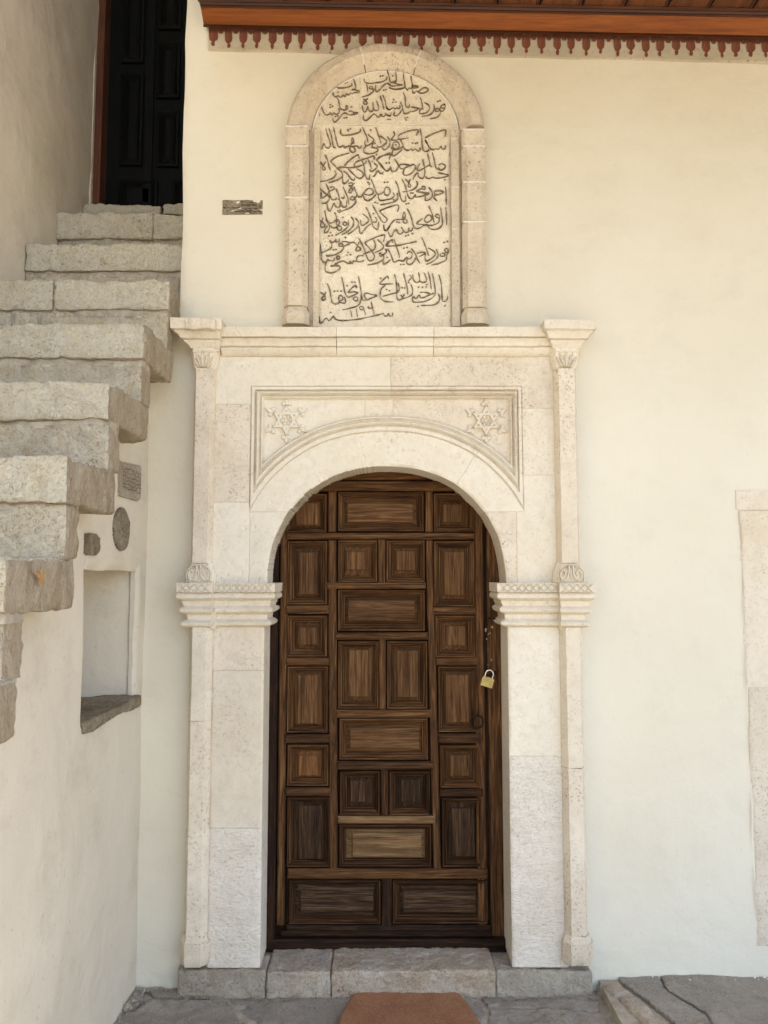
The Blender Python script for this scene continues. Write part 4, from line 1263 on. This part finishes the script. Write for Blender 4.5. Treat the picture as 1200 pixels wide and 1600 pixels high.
# inner jambs between columns and tablet
ti0, ti1 = XX(497, 350, 2.98), XX(703, 350, 2.98)
for a, b, F_, s in ((tl1 + .001, XX(489, 350, FA), 2.985, 1), (XX(489, 350, FA), ti0 + .006, 2.972, 2), (ti1 - .004, ti1 + .006, 2.990, 3), (ti1 + .006, XX(719, 350, FA), 2.972, 4), (XX(719, 350, FA), tr0 - .001, 2.985, 5)):
    loft('inner_jamb', lambda o, a=a, b=b, F_=F_: [(a, .04), (a, Y(F_)), (b, Y(F_)), (b, .04)], [(zb_, 0), (ZZ(198, 2.97), 0)], M['tan'], af, .009, .0015, 70 + s)
for px, a, b in ((707, 191, 214), (713, 290, 293), (715, 357, 359)):
    pass
for py in (216, 292, 357):
    MB().box(ti1 + .008, XX(719, 350, FA) - .002, Y(2.970), .03, ZZ(py, 2.97) - .002, ZZ(py, 2.97) + .002).build('lime_joint', M['mortar_white'], af, smooth=False)

# ------------------------------------------------------------------ inscribed tablet
FT = 2.990
tb = thing('inscribed_tablet', (0, Y(FT), ZZ(508, FT)), 'arched tan stone tablet with eight crowded lines of Arabic script and the date 1196', 'inscription')
TA, TB = AA - .107, AB - .107
def tab_mask(X, Z):
    s = (np.abs(X - acx) / TA) ** AN + (np.maximum(Z - acz, 0) / TB) ** AN
    return (s < 1) & (X > ti0 - .004 + np.where(Z > acz - .02, -.02, 0)) & (X < ti1 + .003 + np.where(Z > acz - .02, .03, 0))
def tab_h(X, Z):
    q = wob(X, Z)
    h = fbm(q, 6, 3, 31) * .0016 + fbm(q, 45, 3, 33) * .0010
    return h - np.clip(fbm(q, 70, 3, 35) - .5, 0, 1) * .006
zj = ZZ(195.5, FT); xj = XX(562, 160, FT)
def tab_ids(X, Z): return np.where(Z < zj, 1, np.where(X < xj, 2, 3))
relief('tablet_stone', acx - TA - .005, acx + TA + .005, zb_, acz + TB + .004, .0035, FT, tab_h, M['tablet'], tb, back=.03, mask=tab_mask, ids=tab_ids, groove=.001)
MB().ribbon([(XX(492, 195, FT), zj + .002), (XX(560, 195, FT), zj + .001), (XX(640, 195, FT), zj), (XX(712, 195, FT), zj + .002)], .0032, Y(FT) - .001, .0022).build('lime_joint', M['mortar_white'], tb, smooth=False)
MB().ribbon([(xj, zj), (xj + .001, ZZ(122, FT))], .003, Y(FT) - .001, .0022).build('lime_joint', M['mortar_white'], tb, smooth=False)
MB().ribbon([arcpt(TA - .001, TB - .001, t) for t in np.linspace(.02, pi - .02, 60)], .0065, Y(FT) - .001, .004).build('lime_joint', M['mortar_white'], tb, smooth=False)
MB().ribbon([(ti0 + .001, zb_), (ti0, acz - .03)], .004, Y(FT) - .001, .003).build('lime_joint', M['mortar_white'], tb, smooth=False)
MB().ribbon([(ti1 - .002, zb_), (ti1 - .001, acz - .03)], .003, Y(FT) - .001, .003).build('lime_joint', M['mortar_white'], tb, smooth=False)
S = {}
S[(490, 100)] = """790,235 800,290 880,312 960,300 1080,280 1140,240 1140,200|825,300 840,370 845,435|925,365 890,355 870,385 895,398 925,385 930,430 880,480 800,510 750,525
970,330 965,400 990,435 1030,410 1090,340 1150,305 1200,335|360,378 430,380 520,370 590,345 595,310|620,235 645,300 660,380 640,400 600,405 650,410 715,430 690,450 640,450
640,450 600,475 575,460 550,490 515,470 490,510 460,495 420,525 380,500 350,520 320,500 300,445|350,520 385,560 405,640 420,700 470,725 520,710 535,680 515,655 500,680 510,705
125,670 150,740 185,800 240,790 265,770 290,795 320,770 345,790 385,780 405,735 390,700|695,765 640,765 590,740 550,745|690,770 620,790 560,800 500,770 450,790 400,850 340,910 305,890 300,850
770,550 810,570 835,620 800,635 780,600 850,545|760,650 770,720 800,760 830,720 850,660 860,720 890,745 930,720 930,650 925,600|930,700 970,735 1010,720 1015,670 985,580|1040,500 1070,600 1100,715
1080,490 1115,570 1135,670 1160,715 1200,715|780,800 775,850 800,885 840,875 900,820 950,785 990,820 1020,835 1055,790 1075,825 1110,820 1130,775 1150,810 1200,815|100,780 90,820"""
S[(590, 100)] = """150,110 175,180 195,285|280,110 290,200 290,270 230,285|200,290 260,300 330,325 390,330|390,335 300,345 230,350 180,325 150,305|400,135 410,230 425,330 415,375 300,400 220,390 180,370
520,190 535,290 550,360 520,390 490,380 470,410 450,395 430,370|640,355 590,345 540,345 545,375 600,375 640,365|545,410 560,460 600,440 620,425 650,455 710,460 770,435 790,400 750,375 700,385 650,430 625,450
400,450 430,530 435,630 450,680 490,680 500,630|350,605 385,660 400,730 420,780 470,775 510,750 570,745 650,700|525,680 580,685 660,700|140,690 180,720 220,700 250,690 270,710 300,690 330,705 350,680 345,650
390,700 340,780 290,815 250,800 270,750|665,530 690,600 710,720|730,610 790,640 815,690 780,750 720,780 660,780 660,730 690,700|875,630 885,700 850,770 780,810 690,825
1050,640 1000,650 985,680 1020,695 1055,680 1055,640 1030,630|1055,690 1020,740 980,745|980,730 920,745 905,715 945,700 980,730 975,790 920,840 820,860|215,760 205,810 180,820 150,790"""
S[(490, 190)] = """190,110 215,200 250,300 260,380 230,420 195,405 180,380 160,350 140,400 135,440|240,110 270,200 295,320 310,400 345,410|310,90 335,200 360,310 380,380 410,405 440,390 470,380 490,410 520,395 560,380
430,120 420,170 450,215 540,215 640,195 720,165 735,120|570,390 600,330 595,270 620,270 630,330 600,345|570,400 565,440 600,480 645,465 640,420 600,395 570,400|600,390 660,385 690,390 710,420 740,400 750,380
765,90 800,170 835,250 850,330|850,200 890,240 940,280 920,330 860,370 820,380 800,350 805,300|820,385 785,430 790,480 860,505 940,495 1000,460 1000,425 940,410 910,400 930,350 970,335|970,95 1000,180 1030,260 1050,340
1040,225 1090,260 1145,310 1110,360 1040,400 1000,395 990,370|1150,235 1190,300 1185,370 1140,430 1100,445 1075,410|180,520 215,600 235,680 260,760|110,640 150,690 185,740 150,760 140,710 190,630|260,630 330,570 430,530 560,495
270,630 330,690 380,740 430,780 455,840 430,880 340,925 230,960|330,770 350,810 320,870 250,910 160,935 80,945|390,720 470,715 560,725 660,710 740,690 810,650 820,610|480,690 560,610 640,550 700,520 710,580
630,690 660,640 740,600 850,570 940,540 945,600|540,740 600,800 670,870 730,890 775,850 760,790 670,735|470,780 530,820 570,880 620,920 645,890|450,870 460,960 500,965 550,910|760,620 790,700 800,800 830,890 870,900 880,830
840,580 880,650 905,740|940,650 995,700 960,750 900,785 880,750|930,860 960,840 985,790 1010,770 1040,810 1070,815 1090,790|980,600 1060,550 1190,510|980,600 1040,660 1090,730 1140,775 1190,740"""
S[(590, 190)] = """320,240 360,200 480,155 630,135 600,220|320,240 345,280 480,262|355,285 395,360 420,430 480,455 520,430 550,455 590,430 620,460 660,455 665,410|250,160 265,210 215,290 330,290
235,370 250,335 290,322 330,340 340,380 310,425 265,430 235,400 235,370|210,400 230,440 300,440 370,410 400,380|390,390 370,450 300,510 250,540 225,510 240,450|665,110 685,230 700,380 715,450 750,470 795,450 800,400 740,290
740,260 800,225 930,170 1060,135 1050,240|740,290 800,390 850,440 920,430 950,440 990,390 1010,430 1050,430 1060,380|0,575 80,535 200,500 180,590|10,640 80,720 130,775 170,770 205,710 215,770 270,780 310,740 320,670 260,580
580,670 480,700 400,740 350,730 350,680 420,670 500,690|540,665 590,700 570,770 500,830 420,840 400,800 430,720|705,590 725,680 740,780 720,870 680,890 640,860 630,800 590,830 550,910|660,660 620,730 640,770 720,735 800,690 850,710
780,500 800,580 820,690|855,490 885,600 910,720 940,750|950,680 1000,660 1055,690 1040,735 980,760 950,720|940,800 1010,815 1110,840 1000,880 900,885 860,870 830,885 780,890 750,860"""
S[(490, 275)] = """85,130 110,200 170,260 230,310 245,360 200,420 125,435|190,120 230,200 255,300 290,370 340,370 360,345|120,250 130,350 180,320 215,290 240,250 310,215 325,185 290,170 260,190|350,200 385,280 400,350 380,370
460,170 500,260 540,360 555,450|430,340 470,350 480,310|210,440 225,520 255,550 285,500 320,430 350,480 400,495 415,430 410,370|430,400 450,480 490,490 515,460 515,390|540,120 600,110 610,150 545,155|640,110 600,160
570,160 610,210 580,265 550,240 575,200|600,380 570,360 600,325 640,340 620,375 600,380|640,340 660,400 600,480 500,530 390,575|630,170 660,250 680,290 650,350|690,320 740,325 790,260 850,200 910,210 935,260 880,300 790,290
780,310 800,370 860,385 930,340 970,290|900,60 940,150 970,240 1010,290 1070,270 1100,240|1105,230 1130,180 1180,190 1195,250 1160,305 1110,290 1105,230|1010,300 1020,370 1090,385 1190,365
175,540 190,620 215,700 270,740 340,700 360,650 330,570|150,650 130,720 110,780 150,805 175,770 150,730 80,690|190,680 230,740 250,790 230,860 180,890 175,840 215,780|270,780 300,815 360,810 390,850 430,840 430,795 370,790 360,820
380,680 405,720 385,780 355,740 380,680|460,740 480,720 520,740 500,775 460,765 460,740|540,690 545,740 530,800 450,870 340,930|585,640 625,700 610,790 530,870 440,920|655,660 700,720 690,790 620,860 530,915
735,690 745,770 800,760 860,700 840,650 770,595|715,790 720,880 750,900 790,850 840,790 900,750|820,490 870,590 905,690 930,790 980,835 1010,820 1015,720|915,450 980,560 1025,650|925,720 975,725 990,680 960,650
1030,550 1100,520 1200,480|1035,560 1100,630 1150,680 1110,735 1060,700 1030,640|1095,760 1110,850 1150,850 1200,770"""
S[(590, 275)] = """280,80 320,170 340,270 370,370 410,405 440,380 435,320|380,50 430,150 455,250 490,340 540,355 570,320 590,290|430,50 480,100 520,150 500,180 475,150 510,50|600,80 625,120 590,190 500,235 390,255
240,260 260,310 210,360 110,380 40,385 15,340|305,270 315,340 270,400 170,430 40,455|740,170 700,165 690,200 740,210 745,175|690,200 610,240 700,260 810,270|600,290 590,330 660,325 740,300 810,280
800,180 850,250 850,330 800,375 745,380 750,310|885,240 900,290 960,290 1030,255 970,230 890,240|900,300 880,340 930,390|1060,170 1070,280 1075,450|30,550 120,510 320,455 310,560|95,770 105,850 150,840 210,750 270,690 380,680 440,675
410,560 435,610 415,660 390,640 410,560|400,680 400,720 440,740 465,720 450,685|165,870 190,930 220,945 250,880 290,835 320,890 360,910 400,860 370,800|400,850 440,885 480,870 490,810 490,850 530,860 550,810
460,510 510,600 540,700 560,780 600,825 660,815 720,780 800,770|700,670 610,740 670,760 780,765|750,650 790,610 840,640 830,700 760,725 730,690 750,650|800,470 850,590 885,740|900,640 920,600 965,620 965,660 910,645
965,660 950,730 870,770 800,775|985,500 1000,600 1015,740 970,810 880,840 810,820 790,780|1065,490 1075,600 1080,770"""
S[(490, 360)] = """90,150 105,250 120,360 120,430 150,490 190,495 230,460 270,480 320,470 325,430|120,355 200,320 270,280 285,220 255,165 310,190 350,135 350,180 400,170 400,130
440,180 510,180 570,200 500,240 460,250 400,245 400,215 440,205 460,240 465,290 400,350 300,390 190,395|570,200 630,190 680,240 735,285 710,315 660,315 680,250 715,180|700,120 750,200 800,320 840,430 875,475 930,460 950,400 900,310 800,200
800,195 880,150 1000,100 1110,75 1090,180|935,150 965,210 955,280 910,320 770,375|1000,145 1090,240 1060,300 960,350|780,400 720,395 680,420 670,470 720,495 790,470|670,490 620,480 600,515 570,490 560,520 500,500 470,480 390,500 330,530
380,390 410,420 390,450 360,430 380,390|350,390 370,470|200,490 180,570 190,640 270,665 360,640 415,590 380,550 260,560|1060,350 1030,370 1050,400 1090,380 1130,340 1130,290|1095,400 1090,450 1000,510 840,545
1090,460 1090,520 1140,510 1200,460|1170,170 1130,240 1200,250"""
S[(590, 360)] = """260,140 290,240 330,360 340,430|140,250 300,240 450,210 610,175|235,190 235,150 200,160 150,230|160,290 200,360 230,440 260,500 330,470 400,480 440,430|460,370 490,330 540,360 530,420 490,450 450,420
460,440 460,520 520,530 580,470 590,430|525,285 590,370 620,450 665,520|610,360 680,345 750,355 650,415|750,360 740,430 760,480 830,450 900,380 880,330 790,275|690,110 740,230 800,400|920,300 945,370 930,430 860,490 760,535
1070,280 1110,310 1080,350 1045,310 1070,280|1105,340 1075,400 1070,460 980,510 840,545|990,360 980,400 1040,405 1050,370 1000,355|20,360 60,380 100,380 140,340 130,290"""
S[(490, 420)] = """215,230 250,320 270,430 290,520 340,550 400,530 390,450 420,415 455,440 450,480 410,520 480,540 500,500 480,440|440,130 465,240 490,370 530,440 590,430 700,380|700,375 620,360 540,370 600,300 660,260 670,300
700,110 725,250 745,390 740,480 700,570 600,610 450,645|640,500 620,470 650,440 690,455 680,500 640,500|750,430 770,485 830,490 900,460 990,420 900,400 830,380 795,400 800,440 830,480|110,370 170,410 180,470 145,490 130,460 165,420 190,360
90,740 100,830 130,840 200,770 240,815 310,745 350,790 450,810 600,800 750,780 950,735 1090,700|580,650 600,760|670,630 685,750|730,640 720,600 770,595 780,630 730,645|780,610 815,725|850,590 870,620 930,605|900,520 925,620 945,710"""
S[(590, 420)] = """170,160 160,120 140,125 80,180 30,240 130,240 240,235|130,250 60,310 40,390 50,460 120,510 250,520|265,90 290,200 300,330 300,440 320,485 370,480 400,450|80,432 200,400 300,370 340,320 320,220
405,70 440,200 465,310 470,400|360,410 390,440 420,400|390,470 460,450 530,410 550,340 520,240|500,100 530,140 480,200 500,230|550,90 560,170 600,215 650,200 655,140 640,60|655,190 700,215 760,200 760,140 720,60|790,50 820,170 840,320
855,70 880,190 900,330 900,400 850,460 740,510 600,525 550,510 545,440|560,430 600,465 650,410 670,450 720,450 790,420 880,380|660,370 740,370 820,390|955,90 990,210 1005,370 1015,500 1060,510 1090,470 1090,420
950,390 970,460 940,530 850,570 680,575|90,690 110,740 150,735 170,700 190,740 230,735 235,690"""
DOTS = {(490, 100): "1045,195 1080,188 1095,415 1130,405 490,305 520,292 383,445 262,640 260,680 297,665 480,850 515,840 590,675 375,815 340,825 1160,872 1195,870",
 (590, 100): "237,190 250,560 240,605 285,600 430,850 465,840 445,880 940,590 975,578",
 (490, 190): "535,130 575,115 545,145 892,135 920,625 985,520", (590, 190): "545,340 590,345 620,335 285,370 135,650 180,645 1050,910",
 (490, 275): "380,550 410,535 870,130 850,100 960,415 1000,425 1110,100 1155,100 460,650 265,890 240,940 290,930 500,965 935,590",
 (590, 275): "250,375 520,270 550,268 450,440 485,430 300,720 335,730 480,925 545,900 440,940",
 (490, 360): "310,305 350,300 497,110 540,345 520,390 575,380 1150,425", (590, 360): "410,280 460,270 365,535 410,535 1040,190 1090,175",
 (490, 420): "325,350 375,350 430,350 525,265 600,210 645,212 265,685", (590, 420): "45,150 140,325 185,345 380,300 420,300 640,290 700,290 760,285 770,250 1050,580 630,590"}
lines = {}
def rowof(py):
    for k, b in enumerate((148, 194, 240, 283, 328, 372, 425, 478)):
        if py < b: return k
    return 8
for (ox, oy), txt in S.items():
    for s_ in txt.replace('\n', '|').split('|'):
        if not s_.strip(): continue
        pts = [tuple(float(c) / 10 for c in p.split(',')) for p in s_.split()]
        my = oy + sum(p[1] for p in pts) / len(pts)
        w3 = [P(ox + a, oy + b, FT) for a, b in pts]
        lines.setdefault(rowof(my), MB()).ribbon(spline(w3, 4), .0062, Y(FT) - .0005, .0045, True)
for (ox, oy), txt in DOTS.items():
    for p in txt.split():
        a, b = [float(c) / 10 for c in p.split(',')]
        x, z = P(ox + a, oy + b, FT)
        r_ = .0045
        lines.setdefault(rowof(oy + b), MB()).prism([(x - r_, z), (x, z - r_ * .8), (x + r_, z), (x, z + r_ * .8)], Y(FT) - .0035, Y(FT) + .001)
for k in sorted(lines): lines[k].build('script_line', M['ink'], tb, smooth=False)

# ------------------------------------------------------------------ eaves: crown board, soffit, painted frieze
ev = thing('wooden_eaves', (1.3, -.1, ZZ(50)), 'varnished orange-brown timber eaves with boarded soffit over the front wall', 'eaves')
xE0, xE1 = -.735, 3.4
def zl(pl_, pr_, F):              # height at the left end and at the right of the picture -> linear in x
    za, zb2 = ZZ(pl_, F), ZZ(pr_, F)
    xa, xb = XX(325, pl_, F), XX(1200, pr_, F)
    return lambda x: za + (zb2 - za) * (x - xa) / (xb - xa)
def crown(name, sec, mat, x0=xE0, mitre=0.0):
    """sec: (F, py left, py right); drawn out along x, the left end mitred"""
    fs = [(F, zl(a, b, F)) for F, a, b in sec]
    n = 24; V, Fc = [], []; m = len(fs)
    for i in range(n + 1):
        for F, f_ in fs:
            xs_ = x0 - (2.985 - F) * mitre
            x = xs_ + (xE1 - xs_) * i / n
            V.append((x, Y(F), f_(x)))
    for i in range(n):
        for k in range(m): Fc.append((i * m + k, i * m + (k + 1) % m, (i + 1) * m + (k + 1) % m, (i + 1) * m + k))
    Fc.append(tuple(range(m))[::-1]); Fc.append(tuple(n * m + k for k in range(m)))
    return mesh(name, V, Fc, mat, ev, smooth=False)
crown('lower_bead', [(3.0, 42, 60), (2.955, 42.5, 60.5), (2.95, 41, 59), (2.953, 38, 56), (3.0, 36, 54)], M['varnish_dark'])
crown('crown_board', [(3.0, 38, 56), (2.957, 38.6, 56.8), (2.90, 10, 27), (3.0, 4, 20)], M['varnish'])
crown('upper_moulding', [(3.0, 4, 22), (2.905, 12, 28), (2.895, 11, 27), (2.893, 8, 24), (2.885, 7, 23), (2.88, 3, 19), (2.868, 2, 18), (2.865, -2, 13), (3.0, -6, 8)], M['varnish_dark'])
soff = zl(-1, 14, 2.87)
npl = 27; pw = .168
for k in range(npl):
    x0 = xE0 + .006 + k * pw
    z0, z1 = soff(x0), soff(x0 + pw)
    g = .005
    MB().add([(x0 + g, -.12, z0), (x0 + pw - g, -.12, z1), (x0 + pw - g, -2.3, z1 + .02), (x0 + g, -2.3, z0 + .02),
              (x0 + g, -.12, z0 + .03), (x0 + pw - g, -.12, z1 + .03), (x0 + pw - g, -2.3, z1 + .05), (x0 + g, -2.3, z0 + .05)],
             [(0, 3, 2, 1), (4, 5, 6, 7), (0, 4, 7, 3), (1, 2, 6, 5), (0, 1, 5, 4), (3, 7, 6, 2)]).build('soffit_board', M['soffit'], ev, smooth=False)
    for xa_, xb2 in ((x0 - .010, x0 - .002), (x0 + .004, x0 + .010)): MB().box(xa_, xb2, -2.3, -.12, z0 - .004, z0 + .03).build('cover_bead', M['varnish_dark'], ev, smooth=False)
# unseen roofs over porch and stair passage, shaped to block the sun
rf = MB()
ze = soff(0) + .12
rf.add([(xE0 + .004, .3, ze + 1.35), (9.5, .3, ze + 1.35), (9.5, -2.35, ze), (xE0 + .004, -2.35, ze), (xE0 + .004, .3, ze - .02), (9.5, .3, ze - .02), (9.5, -2.35, ze - .06), (xE0 + .004, -2.35, ze - .06)],
       [(0, 1, 2, 3), (7, 6, 5, 4), (3, 2, 6, 7), (0, 3, 7, 4), (1, 5, 6, 2), (0, 4, 5, 1)])
rf.build('roof_slope', M['redwood'], ev, smooth=False)
pr = thing('passage_shade_roof', (-1.2, -1, 5.3), 'unseen roof above the stair passage, sized to keep the sun off', 'roof')
MB().box(-1.95, .2, -1.0, .96, 5.45, 5.55).build('shade_roof_boards', M['plaster_left'], pr, smooth=False)
MB().box(-1.6, -.5, Y(FD) + .04, Y(FD) + .1, 0, 5.2).build('end_wall', M['plaster_left'], pr, smooth=False)

fz = thing('painted_frieze', (1.2, -.004, ZZ(60)), 'red painted tassel border on bare plaster band under the timber eaves', 'frieze')
FF = 2.993
ftopL, flow = zl(38, 55, FF), zl(80, 98.5, FF)
n = 160; V, Fc = [], []
xf0 = XX(326, 60, FF)
for i in range(n + 1):
    x = xf0 + (3.3 - xf0) * i / n
    w_ = .002 * float(fbm(np.array([[x, 0, 0]]), 5, 3, 3)[0])
    V += [(x, Y(FF), ftopL(x)), (x, Y(FF) - .0005, flow(x) + .008 + w_), (x, .004, flow(x) + w_)]
for i in range(n):
    for k in range(2): Fc.append((i * 3 + k + 1, i * 3 + k, i * 3 + 3 + k, i * 3 + 4 + k))
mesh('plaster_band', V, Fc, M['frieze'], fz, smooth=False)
ptop, pbot = zl(38, 55, FF), zl(49, 67, FF)
V = []
for i in range(n + 1):
    x = xf0 + (3.3 - xf0) * i / n
    V += [(x, Y(FF) - .0025, ptop(x)), (x, Y(FF) - .0025, pbot(x) + .001 * sin(x * 31))]
mesh('painted_stripe', V, [(i * 2 + 1, i * 2, i * 2 + 2, i * 2 + 3) for i in range(n)], M['red'], fz, smooth=False)
pitch = .0615
def tassel_mesh():
    pts = [(-.0165, .004), (.0165, .004), (.0165, -.030), (.013, -.040), (.006, -.045), (.0035, -.049), (.006, -.054), (.0065, -.060), (.003, -.066), (-.003, -.066), (-.0065, -.060), (-.006, -.054), (-.0035, -.049), (-.006, -.045), (-.013, -.040), (-.0165, -.030)]
    m_ = MB().prism(pts, -.0012, .001)
    me = bpy.data.meshes.new('painted_tassel'); me.from_pydata(m_.v, [], m_.f); me.materials.append(M['red']); return me
def tooth_mesh():
    pts = [(-.011, .004), (.011, .004), (.010, -.004), (.005, -.010), (-.005, -.010), (-.010, -.004)]
    m_ = MB().prism(pts, -.0012, .001)
    me = bpy.data.meshes.new('painted_tooth'); me.from_pydata(m_.v, [], m_.f); me.materials.append(M['red']); return me
tms, om = [tassel_mesh() for _ in range(6)], tooth_mesh()
for tmv in tms[1:]:
    for v_ in tmv.vertices:
        k_ = rnd.uniform(-.0022, .0022); v_.co.x += k_; v_.co.z += rnd.uniform(-.003, .003) if v_.co.z < 0 else 0
x = xf0 + .018
while x < 3.2:
    jx = rnd.uniform(-.004, .004)
    o = bpy.data.objects.new('painted_tassel', rnd.choice(tms)); o.location = (x + jx, Y(FF) - .0018, pbot(x)); o.scale = (rnd.uniform(.85, 1.1), 1, rnd.uniform(.92, 1.12)); o.rotation_euler = (0, rnd.uniform(-.05, .05), 0); link(o, fz)
    o = bpy.data.objects.new('painted_tooth', om); o.location = (x + pitch / 2 + jx * .5, Y(FF) - .0018, pbot(x)); o.scale = (rnd.uniform(.85, 1.1), 1, rnd.uniform(.8, 1.2)); link(o, fz)
    x += pitch

# ------------------------------------------------------------------ stones set in the plaster
def plaque_pts(pxs, F=2.994): return [P(a, b, F) for a, b in pxs]
q = P(347.5, 335, 2.997); q2 = P(410.5, 313, 2.997)
pq = thing('inscribed_stone', (q[0], -.003, q[1]), 'small oblong brown stone with worn lettering set in the wall left of the arched tablet', 'plaque')
def ph(X, Z):
    w_ = wob(X, Z)
    return .001 + fbm(w_, 25, 4, 3) * .002 - np.clip(fbm(np.stack([X * 30, X * 0, Z * 140], -1), 1, 3, 5) - .25, 0, 1) * .006
relief('stone_face', q[0], q2[0], q[1], q2[1], .0025, 2.997, ph, M['old'], pq, back=.01)
mb = MB(); r2 = random.Random(5)
def scrib(mb, x0, x1, z, y, amp, w, rr):
    x = x0
    while x < x1:
        L = rr.uniform(.006, .018); pts = [(x + L * t / 5, z + rr.uniform(-amp, amp)) for t in range(6)]
        mb.ribbon(pts, w, y, .0012); x += L + rr.uniform(.001, .005)
for zf, a, b in ((.85, .42, .72), (.66, .46, .74), (.40, .55, .78), (.22, .30, .95), (.45, .02, .4)):
    scrib(mb, q[0] + (q2[0] - q[0]) * a, q[0] + (q2[0] - q[0]) * b, q[1] + (q2[1] - q[1]) * zf, -.0045, .0022, .0022, r2)
mb.build('worn_lettering', M['iron'], pq, smooth=False)

def side_stone(name, poly, label, cat, seed, letters=0, mat='old'):
    """stone set in the side wall; poly = picture points on the wall plane"""
    pp = np.array([PX(a, b, LX + .004) for a, b in poly])
    base = (LX + .004, float(pp[:, 0].mean()), float(pp[:, 1].min()))
    t = thing(name, base, label, cat)
    def inside(Yc, Z):
        ins = np.zeros(Yc.shape, bool); n = len(pp)
        for k in range(n):
            a, b = pp[k], pp[(k + 1) % n]
            ins ^= ((a[1] > Z) != (b[1] > Z)) & (Yc < (b[0] - a[0]) * (Z - a[1]) / (b[1] - a[1] + 1e-12) + a[0])
        return ins
    def hf(Yc, Z):
        w_ = wob(Yc, Z, seed)
        return .004 + fbm(w_, 22, 4, seed) * .003
    relief('stone_face', pp[:, 0].min(), pp[:, 0].max(), pp[:, 1].min(), pp[:, 1].max(), .0035, LX + .004, hf, M[mat], t, back=.012, mask=inside, axis='x')
    return t, pp
t1, pp = side_stone('inscribed_stone', [(186, 721), (218, 728), (219, 778), (214, 783), (186, 774)], 'grey-brown stone with columns of small carved letters in the side wall under the stairs', 'plaque', 3, mat='plinth')
mb = MB(); r3 = random.Random(8)
ya, yb2, za, zb3 = pp[:, 0].min() + .022, pp[:, 0].max() - .022, pp[:, 1].min() + .030, pp[:, 1].max() - .034
for k in range(6):
    z = zb3 - (zb3 - za) * k / 5
    yv = ya
    while yv < yb2 - .006:
        L = r3.uniform(.008, .02); zz = z + r3.uniform(-.003, .003)
        e = min(yv + L, yb2)
        mb.add([(LX + .013, yv, zz - .002), (LX + .013, e, zz - .002 + .003), (LX + .013, e, zz + .0015 + .003), (LX + .013, yv, zz + .0015)], [(0, 1, 2, 3)])
        if r3.random() < .7:
            mb.add([(LX + .013, yv, zz), (LX + .013, yv + .003, zz), (LX + .013, yv + .003, zz + .010), (LX + .013, yv, zz + .010)], [(0, 1, 2, 3)])
        yv += L + .004
mb.build('carved_letters', M['ink'], t1, smooth=False)
ov = [(189.5 + 12.5 * cos(t), 827 + 34 * sin(t)) for t in np.linspace(0, 2 * pi, 20, endpoint=False)]
side_stone('oval_stone', ov, 'dark upright oval stone set in the side wall above the niche', 'stone inset', 5)
side_stone('square_stone', [(134, 833), (150, 834), (155, 841), (155, 862), (148, 868), (134, 866)], 'small squarish dark stone set in the wall left of the oval stone', 'stone inset', 6)

# fragment of stone at the corner below the stair end
# ------------------------------------------------------------------ stone frame of the next doorway at the right edge
ds = thing('side_door_frame', (1.42, 0, .04), 'plain flat grey stone door surround cut off by the right edge', 'door frame')
FS = 2.9985
def sj(t, b, x0a, x1, seed, mat):
    z1, z0 = ZZ(t, FS), ZZ(b, FS)
    def hf(X, Z):
        q_ = wob(X, Z)
        return .003 + fbm(q_, 5, 3, seed) * .0012 + fbm(q_, 40, 3, seed) * .0006 - np.clip(1 - (X - x0a) / .006, 0, 1) * .003
    def mk(X, Z):
        return X > x0a + .004 * fbm(wob(X * 0, Z), 12, 3, seed)
    relief('frame_stone', x0a - .008, x1, z0 + .001, z1 - .001, .005, FS, hf, M[mat], ds, back=.012, mask=mk)
xa = XX(1149, 780, FS); xb_ = XX(1154, 800, FS)
sj(766, 797, xa, 2.6, 1, 'stone')
sj(798, 1071, xb_ + .005, xb_ + .21, 2, 'stone')
sj(1073, 1478, xb_ + .010, xb_ + .21, 3, 'stone_pit')
sj(798, 1478, 2.36, 2.58, 4, 'stone')
MB().box(xb_ + .20, 2.37, -.004, .02, ZZ(1490), ZZ(797)).build('door_leaf', M['wood_v'], ds, smooth=False)
# dark open joint along its edge
V = []
zz_ = np.linspace(ZZ(1478, FS), ZZ(798, FS), 60)
MB().add([(xb_ + .002 + .004 * math.sin(z * 9), -.0062, z) for z in zz_] + [(xb_ + .0038 + .004 * math.sin(z * 9) + .002 * math.sin(z * 23), -.0062, z) for z in zz_], [(i, 60 + i, 61 + i, i + 1) for i in range(59)]).build('open_joint', M['tan'], ds, smooth=False)

# ------------------------------------------------------------------ doormat
MT = .014
mp_ = [(528, 1600), (533, 1585), (541, 1570), (549, 1556), (556, 1550), (566, 1548), (700, 1546), (712, 1547), (720, 1553), (731, 1568), (742, 1584), (752, 1600)]
pts = [G(a, b, MT) for a, b in mp_]
yn = -.75
pts = [(pts[0][0] - .02, yn)] + pts + [(pts[-1][0] + .03, yn)]
c0 = (sum(p[0] for p in pts) / len(pts), -.4)
nr = len(pts)
V = [(x, y, .002) for x, y in pts] + [(x, y, MT - .003) for x, y in pts] + [(c0[0] + (x - c0[0]) * .97, c0[1] + (y - c0[1]) * .975, MT) for x, y in pts]
Fc = [(k, (k + 1) % nr, nr + (k + 1) % nr, nr + k) for k in range(nr)] + [(nr + k, nr + (k + 1) % nr, 2 * nr + (k + 1) % nr, 2 * nr + k) for k in range(nr)] + [tuple(range(2 * nr, 3 * nr))]
o = mesh('doormat', V, Fc, M['mat'], None, smooth=False, base=(c0[0], c0[1], 0))
tag(o, 'brown coir doormat with cut corners lying before the stone threshold', 'doormat')
print('objects', len(bpy.data.objects), 'tris', sum(len(m.loop_triangles) or len(m.polygons) * 2 for m in bpy.data.meshes))
